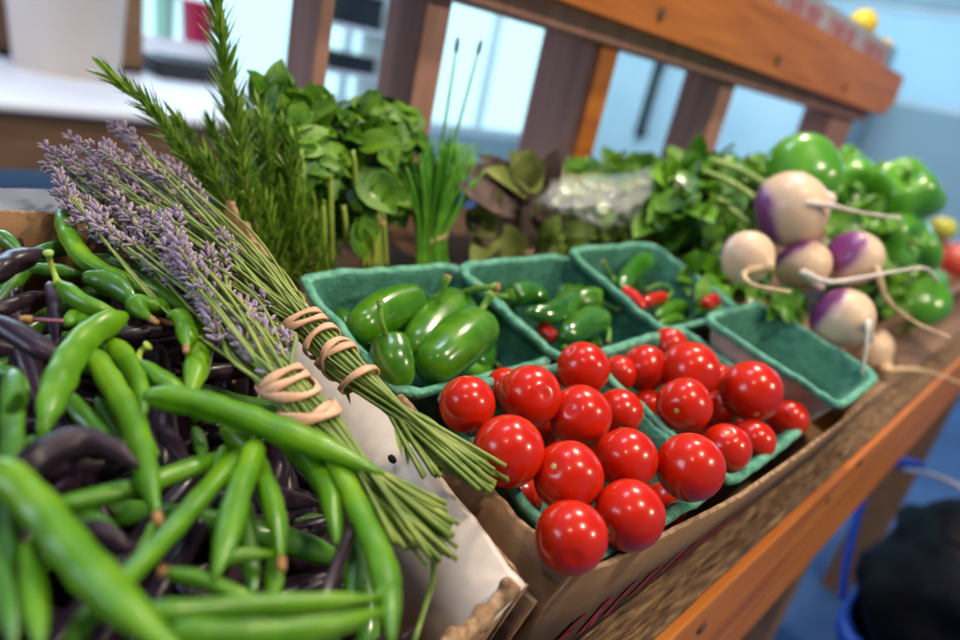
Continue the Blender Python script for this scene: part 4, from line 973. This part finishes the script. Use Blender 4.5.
m.add(vs, [(j * (nu + 1) + i, j * (nu + 1) + i + 1, (j + 1) * (nu + 1) + i + 1, (j + 1) * (nu + 1) + i) for j in range(nv) for i in range(nu)])
m.build('clear_bag', M['film'], bg)

# ------------------------------------------------------------------ turnips and their greens
tg = empty('turnip_greens', bedw(.55, .18, -.22), 'dark green leafy turnip tops spread behind and under the turnips', 'greens')
leafy(tg, 'foliage', 705, 215, 60, 60, .27, .05, 260, .045, .024, M['greens'], 23, curl=.7, wave=.06)
leafy(tg, 'lower_foliage', 725, 290, 50, 38, .22, .04, 130, .040, .022, M['greens'], 24, curl=.7, wave=.06)
leafy(tg, 'front_leaves', 786, 318, 16, 24, .150, .02, 16, .024, .014, M['greens'], 26, down=.9)
m = MB()
for (a, b) in (((700, 170), (765, 205)), ((690, 185), (750, 225)), ((710, 160), (775, 190)), ((720, 230), (760, 250))):
    P = catmull([Uy(*a, .26), Uy((a[0] + b[0]) / 2, (a[1] + b[1]) / 2 - 4, .23), Uy(*b, .20)], 10); m = MB(); sweep(m, P, lambda t: .0028, 8); m.build('stalk', M['greens_pale'], tg)
TUR = [ # u, v, r, y, axis (crown direction in image terms du,dv, towards viewer), root polyline, label
 (790, 209, 38, .175, (-1.0, .25, -.25), [(805, 203), (830, 205, -.004), (860, 212), (900, 218)], 'troot_p', 'largest white turnip with violet shoulder, on top of the pile'),
 (747, 257, 27, .165, (-.5, -.3, -.6), [(745, 272), (752, 284, -.01), (790, 292, -.012)], 'troot', 'all cream turnip at the leafy end of the pile'),
 (803, 265, 27, .150, (-.5, -.8, -.15), [(803, 272, -.02), (830, 282, -.025), (890, 272, -.02), (925, 268, -.02), (938, 282, -.01)], 'troot_p', 'cream turnip with a thin purple top and a very long pale root'),
 (853, 258, 28, .128, (-.75, -.45, .35), [(876, 268), (888, 300), (915, 322), (950, 338, -.02)], 'troot', 'half purple turnip at the pepper side of the pile'),
 (842, 318, 31, .110, (-.7, -.6, -.15), [(868, 322, -.012), (866, 350, -.016), (860, 385, -.01)], 'troot_p', 'cream turnip with violet edge resting on the empty basket corner'),
 (866, 349, 25, .125, (-.4, -.5, -.5), [(884, 370), (920, 370, -.005), (965, 384, -.008)], 'troot', 'cream turnip lowest in the pile with a root over the rail'),
]
for (u, v, r, y, axd, root, rm, lab) in TUR:
    c = Uy(u, v, y); R = pxr(c, r); right = RC.row[0]; down = RC.row[1]; fwd = RC.row[2]
    ax = (Vector(right) * axd[0] + Vector(down) * axd[1] + Vector(fwd) * (-axd[2])).normalized()
    m = MB()
    def fn(p_, th, a): 
        k = 1 - .10 * math.exp(-(th / .35) ** 2); s = 1 + .02 * math.sin(3 * a)
        z = p_.z * .93 * k; z -= .16 * math.exp(-((PI - th) / .22) ** 2)
        return Vector((p_.x * s, p_.y * s, z))
    ball(m, Vector((0, 0, 0)), R, 36, 26, fn=fn)
    o = m.build('turnip', M['turnip'], origin=(0, 0, 0), tagd=(lab, 'turnip', 'turnips piled by the empty basket'))
    o.location = c; q = ax.to_track_quat('Z', 'Y'); o.rotation_mode = 'QUATERNION'; o.rotation_quaternion = q
    P = [c - ax * R * .95] + [Ud(p[0], p[1], depth(c) - R * .9 + (p[2] if len(p) > 2 else 0)) for p in root]; inv = q.inverted()
    P = catmull([inv @ (p - c) for p in P], 24); mm = MB(); r0 = R * .16
    sweep(mm, P, lambda t: max(.0011, r0 * (1 - t) ** 2.2 + .0014 * (1 - .6 * t)) * (1 + .12 * math.sin(t * 40)), 8)
    me = bpy.data.meshes.new('taproot'); me.from_pydata(mm.v, [], mm.f); me.materials.append(M[rm])
    for pp in me.polygons: pp.use_smooth = True
    ro_ = bpy.data.objects.new('taproot', me); C.objects.link(ro_); ro_.parent = o

# ------------------------------------------------------------------ bell peppers at the far end
BP = [(800, 172, 36, .215, 'large green bell pepper on the crest of the far heap'), (842, 188, 32, .225, 'green bell pepper behind the largest turnip'), (895, 196, 36, .175, 'green bell pepper highest at the aisle end of the heap'),
      (915, 200, 24, .17, 'green bell pepper at the outer end of the heap'), (762, 180, 24, .25, 'green bell pepper next to the leafy greens'), (880, 240, 34, .165, 'green bell pepper in the middle of the far heap'),
      (908, 250, 30, .155, 'green bell pepper above the apples side of the heap'), (908, 300, 34, .135, 'pale glossy green bell pepper low at the rail'), (870, 215, 28, .20, 'green bell pepper wedged in the heap centre'),
      (918, 288, 24, .145, 'green bell pepper low at the outer side by the apples'), (845, 160, 14, .26, 'small green bell pepper furthest back on the heap'), (735, 190, 22, .29, 'green bell pepper half covered by turnip tops')]
for i, (u, v, r, y, lab) in enumerate(BP):
    c = Uy(u, v, y); R = pxr(c, r); m = MB(); rnd = random.Random(i + 70); ax = Vector((rnd.uniform(-1, 1), rnd.uniform(-1, .2), rnd.uniform(.1, 1))).normalized(); nlb = rnd.choice((3, 4)); ph = rnd.uniform(0, 6)
    def fn(p_, th, a):
        s = 1 + .13 * math.cos(nlb * a + ph) * abs(math.sin(th)) ** .7; z = p_.z * 1.12
        z -= .42 * math.exp(-(th / .38) ** 2) * 1; z += .22 * math.exp(-((PI - th) / .35) ** 2)
        k = 1 - .12 * (1 - math.cos(th)) / 2
        return Vector((p_.x * s * k, p_.y * s * k, z))
    kk = rotto(ax, ph); ball(m, c, R, 40, 26, M=kk, fn=fn); o = m.build('bell_pepper', M['bell'], tagd=(lab, 'bell pepper', 'bell peppers heaped at the far end'))
    m = MB(); z0 = R * .66; P = catmull([c + ax * z0, c + ax * (z0 + R * .25), c + ax * (z0 + R * .5) + kk @ Vector((R * .15, 0, 0))], 8); sweep(m, P, lambda t: R * .10 * (1 + 1.2 * math.exp(-t * 6)), 10); m.build('stem', M['pstem'], o)
pg = empty('parsley_bunch', bedw(.95, .15, -.2), 'loose green parsley tucked between the bell peppers and the turnips', 'herb bunch')
leafy(pg, 'foliage', 880, 262, 52, 62, .17, .03, 260, .034, .020, M['greens'], 33, curl=.6, wave=.08)
leafy(pg, 'upper_foliage', 820, 175, 70, 18, .24, .03, 120, .036, .020, M['greens'], 36, curl=.6, wave=.08)
leafy(pg, 'outer_foliage', 902, 300, 28, 40, .14, .02, 120, .030, .020, M['basil'], 35, curl=.6, wave=.08)
for (u, v, r, y, mt_, lab) in ((942, 228, 13, .20, 'apple', 'yellow green apple above the red one past the heap'), (957, 262, 22, .175, 'apple_red', 'red apple at the far end of the bed'), (958, 300, 16, .16, 'apple_red', 'reddish apple lowest beside the bell peppers')):
    c = Uy(u, v, y); R = pxr(c, r); m = MB()
    ball(m, c, R, 28, 20, fn=lambda p_, th, a: Vector((p_.x, p_.y, p_.z * .93 - .28 * math.exp(-(th / .3) ** 2) + .1 * math.exp(-((PI - th) / .3) ** 2))))
    o = m.build('apple', M[mt_], tagd=(lab, 'apple', 'apples past the peppers'))
    m = MB(); sweep(m, catmull([c + Vector((0, 0, R * .6)), c + Vector((R * .1, 0, R * 1.15))], 5), lambda t: R * .05, 6); m.build('stem', M['cork'], o)
# crate that carries the far heap
cr_ = empty('heap_crate', bedw(1.0, .19, -.228), 'low dark wooden crate under the far heap of greens', 'crate')
m = MB()
for (s0, s1, d0, d1, n0, n1) in ((.56, 1.5, .075, .083, -.228, -.19), (.56, 1.5, .33, .338, -.228, -.17), (.56, .568, .075, .338, -.228, -.18), (1.492, 1.5, .075, .338, -.228, -.18), (.56, 1.5, .075, .338, -.2278, -.222)):
    m.hexa([bedw(s0, d0, n0), bedw(s1, d0, n0), bedw(s1, d1, n0), bedw(s0, d1, n0)], BN * (n1 - n0))
m.build('crate_body', M['wood_dark'], cr_, smooth=False)

# ------------------------------------------------------------------ light
w = bpy.data.worlds.new('World'); SC.world = w; w.use_nodes = True; bgN = w.node_tree.nodes['Background']
bgN.inputs[0].default_value = (.52, .86, .96, 1); bgN.inputs[1].default_value = 1.7
def area(name, loc, tgt, size, power, col, sy=None):
    l = bpy.data.lights.new(name, 'AREA'); l.energy = power; l.color = col; l.size = size
    if sy: l.shape = 'RECTANGLE'; l.size_y = sy
    o = bpy.data.objects.new(name, l); C.objects.link(o); o.location = loc; o.rotation_euler = (Vector(tgt) - Vector(loc)).to_track_quat('-Z', 'Y').to_euler(); return o
T0 = (.3, .15, .85)
area('added_cool_fill', (.2, .9, 2.7), (.5, 2.4, .75), .5, 20, (.70, .85, 1))  # added fill to brighten the back table and bucket, no lamp hangs there
area('added_cool_fill', (2.6, 1.6, 2.6), (5.2, 1.9, .8), .8, 62, (.55, .85, 1))  # added fill that lifts the right wall and refrigerators
area('ceiling_or_fill_lamp', (-.75, -.1, 2.3), T0, .12, 4, (1, .84, .64))  # added warm fill for the white box liner, not a ceiling fitting
area('ceiling_or_fill_lamp', (1.0, -1.5, 2.1), (.8, .3, .9), .12, 24, (1, .84, .62))
area('ceiling_or_fill_lamp', (1.15, .55, 2.5), T0, .16, 30, (1, .86, .66))
area('ceiling_or_fill_lamp', (.35, -.55, 2.6), T0, .16, 22, (1, .86, .66))
area('window_daylight', (.6, 3.4, 1.9), (.4, .6, .8), 1.8, 62, (.55, .75, 1), 1.2)
area('window_daylight', (4.9, .8, 1.57), (1, .3, .9), 2.2, 14, (.35, .6, 1), .5)
area('added_left_fill', (-2.4, 1.2, 1.7), (.5, 1.8, .8), 1.4, 58, (.66, .76, 1), 1.2)  # added fill from the left for table, bucket and posts; no door there

# ------------------------------------------------------------------ camera
cam = bpy.data.cameras.new('camera'); cam.sensor_width = 36; cam.lens = F * 36 / 960; cam.clip_start = .01
co = bpy.data.objects.new('camera', cam); C.objects.link(co); SC.camera = co
Mx = Matrix((RC.row[0], -Vector(RC.row[1]), -Vector(RC.row[2]))).transposed().to_4x4(); Mx.translation = EYE
co.matrix_world = Mx
cam.dof.use_dof = True; cam.dof.focus_distance = .255; cam.dof.aperture_fstop = 5.0; cam.dof.aperture_blades = 7
vs_ = SC.view_settings; SC.display_settings.display_device = 'sRGB'; vs_.view_transform = 'Standard'; vs_.look = 'None'; vs_.exposure = -.12; vs_.gamma = 1; vs_.use_curve_mapping = False
